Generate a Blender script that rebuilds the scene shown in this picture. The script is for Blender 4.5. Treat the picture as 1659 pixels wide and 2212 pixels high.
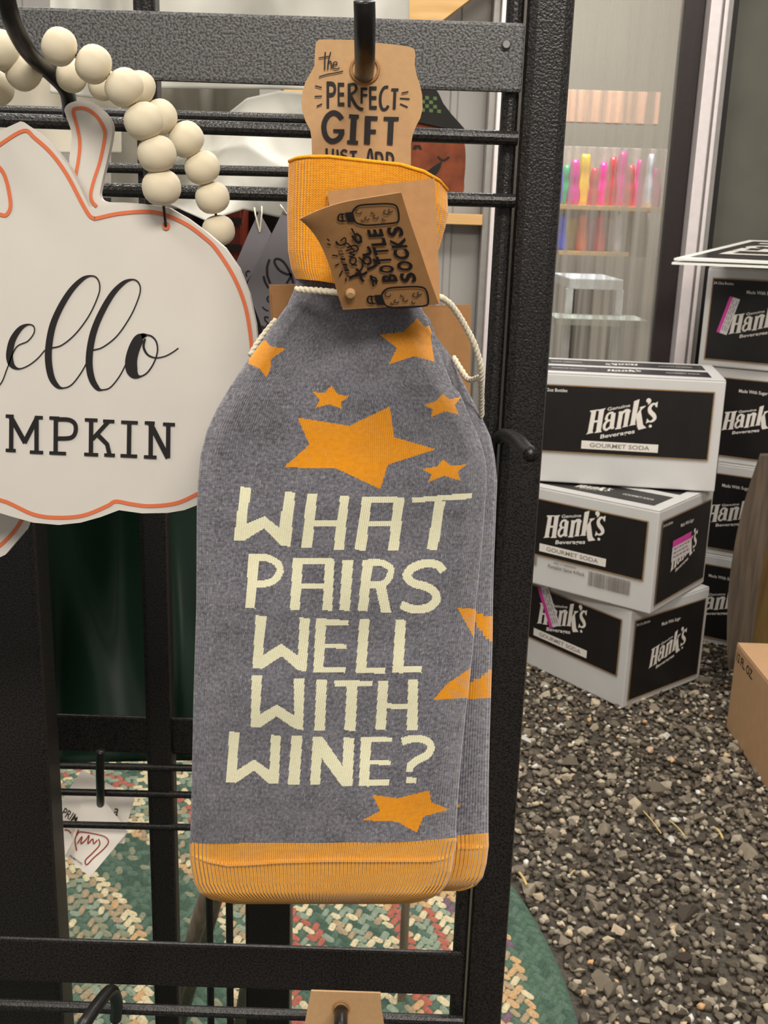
import bpy, bmesh, math, random
import numpy as np
from mathutils import Vector, Matrix

random.seed(7); rng = np.random.default_rng(7)
SC = bpy.context.scene
for o in list(bpy.data.objects): bpy.data.objects.remove(o, do_unlink=True)
COL = SC.collection

# ------------------------------------------------------------------ camera
PW, PH = 1659.0, 2212.0
FPX = 2300.0                       # focal length in photo pixels
HC = 1.07                          # camera height above the gravel
VPX, VPY = 560.0, 9400.0           # where plumb lines meet in the photo
_d = np.array([VPX - PW/2, -(VPY - PH/2), -FPX]); _d /= np.linalg.norm(_d)
_up = -_d
_fw = np.array([0, 0, -1.0]); _y = _fw - _up*(_fw @ _up); _y /= np.linalg.norm(_y)
_x = np.cross(_y, _up)
RW = np.array([_x, _y, _up])       # world = RW @ camera
CAMP = np.array([0, 0, HC])
cam = bpy.data.cameras.new('camera'); camo = bpy.data.objects.new('camera', cam); COL.objects.link(camo)
m4 = Matrix.Identity(4)
for i in range(3):
    for j in range(3): m4[i][j] = RW[i, j]
m4[2][3] = HC
camo.matrix_world = m4
cam.sensor_fit = 'VERTICAL'; cam.sensor_height = 36.0; cam.lens = FPX/PH*36.0
cam.clip_start = 0.02; cam.clip_end = 60
cam.dof.use_dof = True; cam.dof.focus_distance = 0.43; cam.dof.aperture_fstop = 60.0
SC.camera = camo

# ------------------------------------------------------------------ world, lamps, exposure
w = bpy.data.worlds.new('world'); SC.world = w; w.use_nodes = True
w.node_tree.nodes['Background'].inputs[0].default_value = (1.0, 0.955, 0.89, 1)
w.node_tree.nodes['Background'].inputs[1].default_value = 0.30
SC.view_settings.view_transform = 'Standard'; SC.view_settings.look = 'None'
SC.view_settings.gamma = 1.0; SC.view_settings.use_curve_mapping = False
SC.view_settings.exposure = 0.14

def area(name, loc, target, sx, sy, watts, col):
    l = bpy.data.lights.new(name, 'AREA'); l.shape = 'RECTANGLE'; l.size = sx; l.size_y = sy
    l.energy = watts; l.color = col
    o = bpy.data.objects.new(name, l); COL.objects.link(o); o.location = loc
    o.rotation_euler = (Vector(target) - Vector(loc)).to_track_quat('-Z', 'Y').to_euler()
    return o
WARM = (1.0, 0.93, 0.82)
area('ceiling_lamp_key', (0.38, -1.25, 2.35), (0.0, 0.5, 0.9), 1.2, 0.35, 41, WARM)
area('ceiling_lamp_side', (-1.2, -0.3, 2.6), (-0.1, 0.5, 0.9), 1.2, 0.3, 14, WARM)
area('ceiling_lamp_mid', (0.9, 1.35, 2.7), (0.75, 1.8, 0.0), 1.2, 0.3, 36, (1.0, 0.95, 0.87))
area('ceiling_lamp_rug', (-0.6, 1.5, 2.7), (-0.3, 1.5, 0.0), 1.2, 0.3, 24, (1.0, 0.95, 0.87))
area('next_room_lamp', (0.75, 4.0, 2.6), (0.7, 4.0, 0.0), 1.0, 0.6, 60, (0.93, 0.97, 1.0))

# ------------------------------------------------------------------ helpers: pixel <-> place
def rays(P):
    P = np.atleast_2d(np.asarray(P, float))
    c = np.stack([P[:, 0] - PW/2, -(P[:, 1] - PH/2), np.full(len(P), -FPX)], 1)
    return c @ RW.T
def onY(P, Y):                      # photo points placed on the upright plane y = Y
    r = rays(P); return r*(np.broadcast_to(np.asarray(Y, float), (len(r),))/r[:, 1])[:, None] + CAMP
def onZ(P, Z=0.0):
    r = rays(P); return r*((Z - HC)/r[:, 2])[:, None] + CAMP
def onPlane(P, p0, n):
    r = rays(P); p0 = np.asarray(p0, float); n = np.asarray(n, float)
    t = ((p0 - CAMP) @ n)/(r @ n); return r*t[:, None] + CAMP
def P1(x, y, Y): return onY([(x, y)], Y)[0]

def smooth(path, n=8, closed=False):
    p = np.asarray(path, float); N = len(p); out = []
    seg = N if closed else N - 1
    for i in range(seg):
        if closed: a, b, c, d = p[(i-1) % N], p[i], p[(i+1) % N], p[(i+2) % N]
        else: a, b, c, d = p[max(i-1, 0)], p[i], p[i+1], p[min(i+2, N-1)]
        for k in range(n):
            t = k/n
            out.append(.5*((2*b) + (-a+c)*t + (2*a-5*b+4*c-d)*t*t + (-a+3*b-3*c+d)*t**3))
    if not closed: out.append(p[-1])
    return np.array(out)

# ------------------------------------------------------------------ helpers: objects
def setp(o, label=None, cat=None, group=None, kind=None):
    if label: o['label'] = label
    if cat: o['category'] = cat
    if group: o['group'] = group
    if kind: o['kind'] = kind
    return o
def empty(name, loc, label, cat, group=None):
    o = bpy.data.objects.new(name, None); COL.objects.link(o); o.location = Vector(loc)
    o.empty_display_size = .02
    return setp(o, label, cat, group)
def worldloc(o):
    v = np.zeros(3)
    while o is not None: v = v + np.array(o.location); o = o.parent
    return v
def mesh(name, V, F, mat, parent=None, smooth_shade=False, uv=None, mats=None, fm=None, base=None):
    """V in world metres (parents here are translated, never rotated)."""
    V = np.asarray(V, float)
    if parent is not None: off = worldloc(parent); loc = (0, 0, 0)
    else:
        off = np.array([(V[:, 0].min()+V[:, 0].max())/2, (V[:, 1].min()+V[:, 1].max())/2, V[:, 2].min()]) if base is None else np.asarray(base)
        loc = off
    me = bpy.data.meshes.new(name); me.from_pydata((V - off).tolist(), [], [list(map(int, f)) for f in F])
    for mm in (mats or [mat]): me.materials.append(mm)
    if fm is not None: me.polygons.foreach_set('material_index', np.asarray(fm, np.int32))
    if uv is not None:
        l = me.uv_layers.new(name='uv'); uv = np.asarray(uv, float)
        li = np.empty(len(me.loops), np.int32); me.loops.foreach_get('vertex_index', li)
        l.data.foreach_set('uv', uv[li].ravel())
    if smooth_shade: me.polygons.foreach_set('use_smooth', [True]*len(me.polygons))
    me.update()
    o = bpy.data.objects.new(name, me); COL.objects.link(o); o.location = Vector(loc)
    if parent is not None: o.parent = parent
    return o

def stack(V, F, step):
    '''lift the separate pieces of a print one paper-thin step above each other'''
    V = np.array(V, float); par = list(range(len(V)))
    def find(a):
        while par[a] != a: par[a] = par[par[a]]; a = par[a]
        return a
    for f in F:
        r0 = find(f[0])
        for q in f[1:]: par[find(q)] = r0
    ids = {}; k = np.array([ids.setdefault(find(i), len(ids)) for i in range(len(V))])
    return V + (k % 40)[:, None]*np.asarray(step, float)
def join(*parts):
    V = []; F = []; n = 0
    for v, f in parts:
        v = np.asarray(v, float); V.append(v); F += [[i+n for i in q] for q in f]; n += len(v)
    return np.concatenate(V), F
def box(x0, x1, y0, y1, z0, z1, b=0.0):
    if b <= 0:
        V = [(x, y, z) for x in (x0, x1) for y in (y0, y1) for z in (z0, z1)]
        return np.array(V, float), [(0,1,3,2),(4,6,7,5),(0,4,5,1),(2,3,7,6),(0,2,6,4),(1,5,7,3)]
    bm = bmesh.new(); bmesh.ops.create_cube(bm, size=1)
    for v in bm.verts: v.co = Vector(((x0+x1)/2+v.co.x*(x1-x0), (y0+y1)/2+v.co.y*(y1-y0), (z0+z1)/2+v.co.z*(z1-z0)))
    bmesh.ops.bevel(bm, geom=list(bm.edges), offset=b, segments=2, affect='EDGES', profile=.6)
    bm.verts.index_update()
    V = np.array([v.co[:] for v in bm.verts]); F = [[v.index for v in f.verts] for f in bm.faces]; bm.free()
    return V, F
def tube(path, r, n=12, cap=True):
    p = np.asarray(path, float); N = len(p); r = np.broadcast_to(np.asarray(r, float), (N,))
    t = np.gradient(p, axis=0); t /= np.linalg.norm(t, axis=1)[:, None]
    a = np.array([0, 0, 1.0]) if abs(t[0][2]) < .8 else np.array([0, 1.0, 0])
    V = []; u = np.cross(a, t[0]); u /= np.linalg.norm(u)
    for i in range(N):
        u = u - t[i]*(u @ t[i]); u /= np.linalg.norm(u); v = np.cross(t[i], u)
        for k in range(n):
            q = 2*math.pi*k/n; V.append(p[i] + r[i]*(math.cos(q)*u + math.sin(q)*v))
    F = [(i*n+k, i*n+(k+1) % n, (i+1)*n+(k+1) % n, (i+1)*n+k) for i in range(N-1) for k in range(n)]
    if cap: F += [tuple(range(n))[::-1], tuple(range((N-1)*n, N*n))]
    return np.array(V), F
def slab(front, back):
    """closed solid between two matching rings of points"""
    n = len(front); V = np.concatenate([front, back])
    F = [tuple(range(n)), tuple(range(2*n-1, n-1, -1))] + [(i, n+i, n+(i+1) % n, (i+1) % n) for i in range(n)]
    return V, F
def ribbon(path, wd):
    p = np.asarray(path, float); N = len(p); wd = np.broadcast_to(np.asarray(wd, float), (N,))
    t = np.gradient(p, axis=0); t /= np.linalg.norm(t, axis=1)[:, None] + 1e-9
    nrm = np.stack([-t[:, 1], t[:, 0]], 1)
    V = np.concatenate([p + nrm*wd[:, None]/2, p - nrm*wd[:, None]/2])
    F = [(i, i+1, N+i+1, N+i) for i in range(N-1)]
    return V, F
def disc(c, r, n=16, ry=None):
    q = np.linspace(0, 2*math.pi, n, endpoint=False)
    return np.stack([c[0]+r*np.cos(q), c[1]+(ry or r)*np.sin(q)], 1), [tuple(range(n))]
def poly(pts): return np.asarray(pts, float), [tuple(range(len(pts)))]
def inside(P, pg):
    pg = np.asarray(pg, float); x, y = P[:, 0], P[:, 1]; r = np.zeros(len(P), bool); j = len(pg) - 1
    for i in range(len(pg)):
        xi, yi = pg[i]; xj, yj = pg[j]
        c = ((yi > y) != (yj > y)) & (x < (xj - xi)*(y - yi)/((yj - yi) if yj != yi else 1e-9) + xi)
        r ^= c; j = i
    return r
# built-in sans lettering -> 2-D meshes
_G = {}
def text2d(s, bold=0.0, spacing=1.0):
    k = (s, bold, spacing)
    if k not in _G:
        cu = bpy.data.curves.new('t', 'FONT'); cu.body = s; cu.offset = bold; cu.resolution_u = 3; cu.space_character = spacing
        ob = bpy.data.objects.new('t', cu); COL.objects.link(ob)
        dg = bpy.context.evaluated_depsgraph_get()
        me = bpy.data.meshes.new_from_object(ob.evaluated_get(dg))
        V = np.array([v.co[:2] for v in me.vertices]); F = [tuple(p.vertices) for p in me.polygons]
        bpy.data.meshes.remove(me); bpy.data.objects.remove(ob); bpy.data.curves.remove(cu)
        lo = V.min(0); hi = V.max(0); V = (V - lo)/(hi - lo)
        _G[k] = (V, F, (hi - lo)[0]/(hi - lo)[1])
    return _G[k]
def textquad(s, q, bold=0.0, spacing=1.0):
    """text stretched into a quad TL,TR,BR,BL of 2-D points"""
    V, F, _ = text2d(s, bold, spacing); q = np.asarray(q, float); u = V[:, :1]; v = V[:, 1:]
    return (q[3]*(1-u)+q[2]*u)*(1-v) + (q[0]*(1-u)+q[1]*u)*v, F

# ------------------------------------------------------------------ materials
def newmat(name):
    m = bpy.data.materials.new(name); m.use_nodes = True; nt = m.node_tree
    return m, nt, nt.nodes['Principled BSDF']
def L(c):  # sRGB 0-255 to linear
    return tuple(((x/255)/12.92 if x/255 <= .04045 else ((x/255+.055)/1.055)**2.4) for x in c) + (1,)
def plain(name, c, rough=.6, metal=0.0, vary=.12, scale=60, bump=0.0, spec=.4):
    m, nt, b = newmat(name)
    b.inputs['Roughness'].default_value = rough; b.inputs['Metallic'].default_value = metal
    b.inputs['Specular IOR Level'].default_value = spec
    tc = nt.nodes.new('ShaderNodeTexCoord'); n = nt.nodes.new('ShaderNodeTexNoise'); n.inputs['Scale'].default_value = scale
    n.inputs['Detail'].default_value = 4
    nt.links.new(tc.outputs['Object'], n.inputs['Vector'])
    r = nt.nodes.new('ShaderNodeValToRGB'); lc = L(c)
    r.color_ramp.elements[0].position = .3; r.color_ramp.elements[1].position = .7
    r.color_ramp.elements[0].color = tuple(x*(1-vary) for x in lc[:3]) + (1,)
    r.color_ramp.elements[1].color = tuple(min(1, x*(1+vary)) for x in lc[:3]) + (1,)
    nt.links.new(n.outputs['Fac'], r.inputs['Fac']); nt.links.new(r.outputs['Color'], b.inputs['Base Color'])
    if bump:
        bp = nt.nodes.new('ShaderNodeBump'); bp.inputs['Distance'].default_value = bump; bp.inputs['Strength'].default_value = .7
        nt.links.new(n.outputs['Fac'], bp.inputs['Height']); nt.links.new(bp.outputs['Normal'], b.inputs['Normal'])
    return m
def math_node(nt, op, a, b=None):
    n = nt.nodes.new('ShaderNodeMath'); n.operation = op
    for i, v in enumerate((a, b)):
        if v is None: continue
        if isinstance(v, (int, float)): n.inputs[i].default_value = v
        else: nt.links.new(v, n.inputs[i])
    return n.outputs[0]
def knit(name, c, heather=.35, valley=None, dist=.0009, vs=(.55, .16), strength=.9, st_amp=.06, fleck=0.0):
    """knitted yarn: UV counts stitches (u = wale, v = course)"""
    m, nt, b = newmat(name)
    b.inputs['Roughness'].default_value = .95; b.inputs['Specular IOR Level'].default_value = .12
    b.inputs['Sheen Weight'].default_value = .25; b.inputs['Sheen Roughness'].default_value = .5
    uv = nt.nodes.new('ShaderNodeUVMap'); uv.uv_map = 'uv'
    sp = nt.nodes.new('ShaderNodeSeparateXYZ'); nt.links.new(uv.outputs['UV'], sp.inputs[0])
    fu = math_node(nt, 'FRACT', sp.outputs['X'])
    tri = math_node(nt, 'ABSOLUTE', math_node(nt, 'SUBTRACT', fu, .5))            # 0 at the wale's middle, .5 in the groove
    vv = math_node(nt, 'ADD', sp.outputs['Y'], math_node(nt, 'MULTIPLY', tri, 1.2))
    st = math_node(nt, 'SINE', math_node(nt, 'MULTIPLY', vv, 2*math.pi))
    rib = math_node(nt, 'COSINE', math_node(nt, 'MULTIPLY', sp.outputs['X'], 2*math.pi))
    h = math_node(nt, 'ADD', math_node(nt, 'MULTIPLY', rib, -.5), math_node(nt, 'MULTIPLY', st, st_amp))
    bp = nt.nodes.new('ShaderNodeBump'); bp.inputs['Distance'].default_value = dist; bp.inputs['Strength'].default_value = strength
    nt.links.new(h, bp.inputs['Height']); nt.links.new(bp.outputs['Normal'], b.inputs['Normal'])
    # heather: yarn runs along the courses
    mp = nt.nodes.new('ShaderNodeMapping'); mp.inputs['Scale'].default_value = (vs[0], vs[1]*4, 1); nt.links.new(uv.outputs['UV'], mp.inputs['Vector'])
    n1 = nt.nodes.new('ShaderNodeTexNoise'); n1.inputs['Scale'].default_value = 1.0; n1.inputs['Detail'].default_value = 3
    nt.links.new(mp.outputs[0], n1.inputs['Vector'])
    mp2 = nt.nodes.new('ShaderNodeMapping'); mp2.inputs['Scale'].default_value = (.06, .09, 1); nt.links.new(uv.outputs['UV'], mp2.inputs['Vector'])
    n2 = nt.nodes.new('ShaderNodeTexNoise'); n2.inputs['Scale'].default_value = 1.0; n2.inputs['Detail'].default_value = 3
    nt.links.new(mp2.outputs[0], n2.inputs['Vector'])
    f = math_node(nt, 'ADD', math_node(nt, 'MULTIPLY', n1.outputs['Fac'], .7), math_node(nt, 'MULTIPLY', n2.outputs['Fac'], .3))
    r = nt.nodes.new('ShaderNodeValToRGB'); lc = L(c)
    r.color_ramp.elements[0].position = .36; r.color_ramp.elements[1].position = .66
    r.color_ramp.elements[0].color = tuple(x*(1-heather) for x in lc[:3]) + (1,)
    r.color_ramp.elements[1].color = tuple(min(1, x*(1+heather)) for x in lc[:3]) + (1,)
    nt.links.new(f, r.inputs['Fac']); col = r.outputs['Color']
    if fleck:                                                                      # pale fibres caught in the yarn
        mp3 = nt.nodes.new('ShaderNodeMapping'); mp3.inputs['Scale'].default_value = (1.1, .42, 1); nt.links.new(uv.outputs['UV'], mp3.inputs['Vector'])
        n3 = nt.nodes.new('ShaderNodeTexNoise'); n3.inputs['Scale'].default_value = 1.0; n3.inputs['Detail'].default_value = 2; nt.links.new(mp3.outputs[0], n3.inputs['Vector'])
        g3 = nt.nodes.new('ShaderNodeMapRange'); g3.inputs[1].default_value = .56; g3.inputs[2].default_value = .72; g3.inputs[3].default_value = 0; g3.inputs[4].default_value = fleck; nt.links.new(n3.outputs['Fac'], g3.inputs[0])
        mx3 = nt.nodes.new('ShaderNodeMix'); mx3.data_type = 'RGBA'; nt.links.new(g3.outputs[0], mx3.inputs[0]); nt.links.new(col, mx3.inputs[6]); mx3.inputs[7].default_value = L((196, 194, 198)); col = mx3.outputs[2]
    if valley:                                                                     # ground yarn showing between the wales
        mx = nt.nodes.new('ShaderNodeMix'); mx.data_type = 'RGBA'
        g = nt.nodes.new('ShaderNodeMapRange'); g.inputs[1].default_value = .36; g.inputs[2].default_value = .5
        g.inputs[3].default_value = 0; g.inputs[4].default_value = .32; nt.links.new(tri, g.inputs[0])
        nt.links.new(g.outputs[0], mx.inputs[0]); nt.links.new(col, mx.inputs[6]); mx.inputs[7].default_value = L(valley)
        col = mx.outputs[2]
    nt.links.new(col, b.inputs['Base Color'])
    return m
def hammer(name, dark, light, scale=430, rough=.42):
    m, nt, b = newmat(name); b.inputs['Roughness'].default_value = rough; b.inputs['Metallic'].default_value = .15
    tc = nt.nodes.new('ShaderNodeTexCoord'); n = nt.nodes.new('ShaderNodeTexNoise'); n.inputs['Scale'].default_value = scale
    n.inputs['Detail'].default_value = 2; nt.links.new(tc.outputs['Object'], n.inputs['Vector'])
    r = nt.nodes.new('ShaderNodeValToRGB'); r.color_ramp.elements[0].position = .40; r.color_ramp.elements[1].position = .56
    r.color_ramp.elements[0].color = L(dark); r.color_ramp.elements[1].color = L(light)
    nt.links.new(n.outputs['Fac'], r.inputs['Fac']); nt.links.new(r.outputs['Color'], b.inputs['Base Color'])
    bp = nt.nodes.new('ShaderNodeBump'); bp.inputs['Distance'].default_value = .0006; bp.inputs['Strength'].default_value = .6
    nt.links.new(n.outputs['Fac'], bp.inputs['Height']); nt.links.new(bp.outputs['Normal'], b.inputs['Normal'])
    return m
def woodmat(name, c1, c2, axis=2, scale=9, rough=.65):
    m, nt, b = newmat(name); b.inputs['Roughness'].default_value = rough
    tc = nt.nodes.new('ShaderNodeTexCoord'); mp = nt.nodes.new('ShaderNodeMapping')
    s = [scale*6]*3; s[axis] = scale*.5; mp.inputs['Scale'].default_value = s
    nt.links.new(tc.outputs['Object'], mp.inputs['Vector'])
    n = nt.nodes.new('ShaderNodeTexNoise'); n.inputs['Scale'].default_value = 1; n.inputs['Detail'].default_value = 6; n.inputs['Distortion'].default_value = .6
    nt.links.new(mp.outputs[0], n.inputs['Vector'])
    r = nt.nodes.new('ShaderNodeValToRGB'); r.color_ramp.elements[0].position = .3; r.color_ramp.elements[1].position = .7
    r.color_ramp.elements[0].color = L(c1); r.color_ramp.elements[1].color = L(c2)
    nt.links.new(n.outputs['Fac'], r.inputs['Fac']); nt.links.new(r.outputs['Color'], b.inputs['Base Color'])
    bp = nt.nodes.new('ShaderNodeBump'); bp.inputs['Distance'].default_value = .001; bp.inputs['Strength'].default_value = .4
    nt.links.new(n.outputs['Fac'], bp.inputs['Height']); nt.links.new(bp.outputs['Normal'], b.inputs['Normal'])
    return m

M = {}
M['grey_knit'] = knit('grey_knit', (126, 124, 135), .5, dist=.0008, fleck=.6)
M['orange_knit'] = knit('orange_knit', (246, 172, 56), .16, vs=(.4, .12))
M['cuff_knit'] = knit('cuff_knit', (255, 162, 36), .16, vs=(.5, .2), dist=.0007, st_amp=.07, strength=.8)
M['toe_knit'] = knit('toe_knit', (255, 174, 62), .10, vs=(.4, .1), dist=.0013, strength=.9, st_amp=0.0)
M['star_knit'] = knit('star_knit', (252, 160, 14), .10, vs=(.4, .12), dist=.0005)
M['letter_knit'] = knit('letter_knit', (255, 248, 212), .06, valley=(160, 154, 142), dist=.0004, st_amp=.03)
M['cuff_plain'] = plain('orange_yarn', (255, 170, 44), .95, 0, .12, 900, .0004, .1)
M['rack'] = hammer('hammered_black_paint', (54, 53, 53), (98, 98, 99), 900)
M['rack_dark'] = hammer('shaded_black_paint', (15, 13, 13), (40, 37, 36), 900, .34)  # darker copy of the rack paint, with shade put into its colour
M['hook'] = plain('black_wire_coating', (30, 28, 27), .35, .2, .2, 300, .0002)
M['steel'] = plain('worn_steel', (150, 150, 148), .35, .8)
M['kraft'] = plain('kraft_card', (188, 150, 108), .75, 0, .05, 400, .00005)
M['kraft2'] = plain('kraft_paper_tag', (164, 120, 76), .75, 0, .06, 300, .00005)
M['ink'] = plain('black_print', (26, 22, 24), .6, 0, .1)
M['soft_ink'] = plain('thin_black_print', (62, 50, 42), .7, 0, .1)
M['sign_white'] = plain('white_painted_board', (208, 203, 196), .55, 0, .025, 30)
M['sign_edge'] = plain('white_board_edge', (214, 205, 190), .6, 0, .05)
M['sign_orange'] = plain('orange_painted_line', (214, 112, 72), .55, 0, .04)
M['bead'] = woodmat('pale_wood_bead', (222, 208, 178), (236, 226, 202), 2, 60, .55)
M['cord'] = plain('cream_cotton_cord', (232, 222, 198), .9, 0, .12, 900, .0003)
M['wire_black'] = plain('thin_black_cord', (35, 32, 30), .6)
M['carton_white'] = plain('white_carton', (200, 198, 196), .5, 0, .035, 9)
M['carton_black'] = plain('black_carton_print', (22, 19, 19), .42, 0, .15, 30)
M['carton_gold'] = plain('gold_printed_line', (142, 112, 76), .45)
M['print_white'] = plain('white_print', (222, 216, 208), .5, 0, .04)
M['print_grey'] = plain('grey_print', (126, 118, 112), .5, 0, .08)
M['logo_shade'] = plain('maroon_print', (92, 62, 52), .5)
M['pink'] = plain('magenta_label_stripe', (205, 62, 152), .5, 0, .05)
M['label'] = plain('white_price_label', (206, 200, 202), .5, 0, .05)
M['kraft_box'] = plain('brown_cardboard', (188, 150, 112), .75, 0, .04, 40, .0001)
M['foam'] = plain('white_board_border', (226, 226, 220), .5, 0, .03)
M['foam_black'] = plain('black_glossy_sheet', (44, 40, 44), .22)
M['white_cloth'] = plain('white_cotton', (216, 214, 206), .85, 0, .05, 12, .0008)
M['green_cloth'] = plain('dark_green_satin', (26, 50, 37), .36, 0, .1, 8)
M['silver_tag'] = plain('dull_silver_tag', (120, 116, 122), .45, .2, .12, 20)
M['paper'] = plain('white_paper_tag', (238, 230, 220), .6, 0, .03, 20)
M['red_ink'] = plain('red_brown_print', (150, 44, 26), .6)
M['alu'] = plain('white_aluminium', (226, 216, 216), .35, .2, .04)
M['alu_grey'] = plain('grey_aluminium', (150, 146, 142), .4, .3, .06)
M['stile'] = plain('dark_bronze_frame', (40, 32, 32), .4, .1, .1)
M['gasket'] = plain('black_rubber_strip', (18, 15, 14), .6)
M['old_wood'] = woodmat('weathered_grey_wood', (62, 52, 42), (98, 84, 70), 2, 12)
M['olive_wood'] = woodmat('olive_brown_wood', (88, 66, 30), (118, 92, 46), 2, 10)
M['pine'] = woodmat('pale_pine', (205, 158, 98), (226, 186, 124), 0, 8)
M['metal_wall'] = plain('grey_steel_siding', (158, 154, 150), .5, .1, .04, 4)
M['pumpkin'] = plain('orange_painted_pumpkin', (138, 68, 38), .7, 0, .45, 40)
M['hat'] = plain('black_painted_hat', (34, 32, 30), .7)
M['hat_green'] = plain('green_painted_check', (96, 122, 72), .7)
M['straw'] = plain('dry_straw', (206, 180, 118), .7)
M['leg_wood'] = woodmat('grey_stick', (96, 84, 70), (140, 126, 106), 2, 14)

# ------------------------------------------------------------------ the setting: gravel floor, wall, door
def ramp_stone(name, src):
    m, nt, b = newmat(name); b.inputs['Roughness'].default_value = .85; b.inputs['Specular IOR Level'].default_value = .25
    if src == 'object': n = nt.nodes.new('ShaderNodeObjectInfo'); fac = n.outputs['Random']
    else: n = nt.nodes.new('ShaderNodeAttribute'); n.attribute_name = 'tone'; fac = n.outputs['Fac']
    r = nt.nodes.new('ShaderNodeValToRGB'); cr = r.color_ramp; cr.interpolation = 'LINEAR'
    stops = [(0, (66, 58, 50)), (.3, (96, 87, 76)), (.55, (122, 112, 98)), (.78, (146, 135, 118)), (.90, (176, 166, 148)), (.955, (200, 184, 156)), (.968, (206, 160, 108)), (.976, (208, 204, 196)), (1, (222, 219, 212))]
    cr.elements[0].position = 0; cr.elements[0].color = L(stops[0][1]); cr.elements[1].position = 1; cr.elements[1].color = L(stops[-1][1])
    for p, c in stops[1:-1]: e = cr.elements.new(p); e.color = L(c)
    nt.links.new(fac, r.inputs['Fac'])
    tc = nt.nodes.new('ShaderNodeTexCoord'); ns = nt.nodes.new('ShaderNodeTexNoise'); ns.inputs['Scale'].default_value = 220; ns.inputs['Detail'].default_value = 4
    nt.links.new(tc.outputs['Object'], ns.inputs['Vector'])
    mx = nt.nodes.new('ShaderNodeMix'); mx.data_type = 'RGBA'; mx.blend_type = 'OVERLAY'; mx.inputs[0].default_value = .45
    nt.links.new(r.outputs['Color'], mx.inputs[6]); nt.links.new(ns.outputs['Fac'], mx.inputs[7])
    nt.links.new(mx.outputs[2], b.inputs['Base Color'])
    bp = nt.nodes.new('ShaderNodeBump'); bp.inputs['Distance'].default_value = .0015; bp.inputs['Strength'].default_value = .5
    nt.links.new(ns.outputs['Fac'], bp.inputs['Height']); nt.links.new(bp.outputs['Normal'], b.inputs['Normal'])
    return m
M['stone'] = ramp_stone('gravel_stone', 'object'); M['gravel'] = ramp_stone('gravel_bed', 'attr')
M['dirt'] = plain('dark_grit', (78, 72, 64), .95, 0, .35, 160, .004)
V, F = box(-2.6, 3.0, -1.5, 6.0, -.12, -.004)
floor = setp(mesh('floor', V, F, M['dirt']), 'floor of loose grey-brown gravel', None, None, 'structure')

def stone_variant(k):
    r = np.random.default_rng(100+k); n = 15
    p = r.normal(size=(n, 3)); p /= np.linalg.norm(p, axis=1)[:, None]
    p *= np.array([1.0, r.uniform(.62, .95), r.uniform(.45, .72)])*r.uniform(.86, 1.08, (n, 1))
    bm = bmesh.new()
    for q in p: bm.verts.new(q)
    res = bmesh.ops.convex_hull(bm, input=list(bm.verts))
    bad = [g for g in res['geom_interior'] if isinstance(g, bmesh.types.BMVert)] + [v for v in bm.verts if not v.link_faces]
    bmesh.ops.delete(bm, geom=list(set(bad)), context='VERTS')
    bmesh.ops.triangulate(bm, faces=list(bm.faces)); bm.verts.index_update()
    V = np.array([v.co[:] for v in bm.verts]); F = np.array([[v.index for v in f.verts] for f in bm.faces]); bm.free()
    return V, F
VAR = [stone_variant(k) for k in range(16)]
RUGC = np.array([-.74, 1.2]); RUGR = 1.035
def scatter():
    S = []
    # jittered layers: grit, mid, big
    for pitch, lo, hi, keep in ((.0145, .0052, .0085, .95), (.021, .008, .0125, .95), (.050, .0115, .019, .8), (.14, .017, .027, .6)):
        xs = np.arange(-.95, 1.75, pitch); ys = np.arange(.98, 3.0, pitch)
        X, Y = np.meshgrid(xs, ys); X = X.ravel(); Y = Y.ravel()
        X = X + rng.uniform(-.6, .6, len(X))*pitch; Y = Y + rng.uniform(-.6, .6, len(Y))*pitch
        ok = (rng.random(len(X)) < keep) & (np.hypot(X-RUGC[0], Y-RUGC[1]) > RUGR + .004) & (X < .42*Y + .45)
        r = lo + (hi-lo)*rng.random(len(X))**1.7
        S.append(np.stack([X, Y, r], 1)[ok])
    return np.concatenate(S)
ST = scatter()
def show_size(s):
    c = (np.array([s[0], s[1], 0]) - CAMP) @ RW
    px = PW/2 + FPX*c[0]/-c[2]; py = PH/2 - FPX*c[1]/-c[2]
    return s[2]/-c[2] if (1090 < px < 1690 and 1400 < py < 2230) else 0
sz = np.array([show_size(s) for s in ST]); order = np.argsort(-sz)
big = set(order[:290].tolist())
VM = []
for k, (v, f) in enumerate(VAR):
    me = bpy.data.meshes.new('stone'); me.from_pydata(v.tolist(), [], f.tolist()); me.materials.append(M['stone']); VM.append(me)
for i in order[:290]:
    x, y, r = ST[i]
    o = bpy.data.objects.new('stone', VM[rng.integers(16)]); COL.objects.link(o); o.parent = floor
    o.location = Vector((x, y, r*.28)) - floor.location; o.scale = (r, r, r)
    o.rotation_euler = (rng.uniform(-.35, .35), rng.uniform(-.35, .35), rng.uniform(0, 6.28))
VV = []; FF = []; TT = []; n0 = 0
for i in range(len(ST)):
    if i in big: continue
    x, y, r = ST[i]; v, f = VAR[rng.integers(16)]
    a, b_, c_ = rng.uniform(-.5, .5), rng.uniform(-.5, .5), rng.uniform(0, 6.28)
    Rm = np.array(Matrix.Rotation(c_, 3, 'Z') @ Matrix.Rotation(a, 3, 'X') @ Matrix.Rotation(b_, 3, 'Y'))
    VV.append(v @ Rm.T*r + np.array([x, y, r*.22 + rng.uniform(-.002, .003)])); FF.append(f + n0); n0 += len(v)
    TT.append(np.full(len(v), rng.random()**1.15))
VV = np.concatenate(VV); FF = np.concatenate(FF); TT = np.concatenate(TT)
me = bpy.data.meshes.new('gravel'); me.vertices.add(len(VV)); me.vertices.foreach_set('co', (VV - np.array(floor.location)).ravel())
me.loops.add(FF.size); me.loops.foreach_set('vertex_index', FF.ravel().astype(np.int32))
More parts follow.
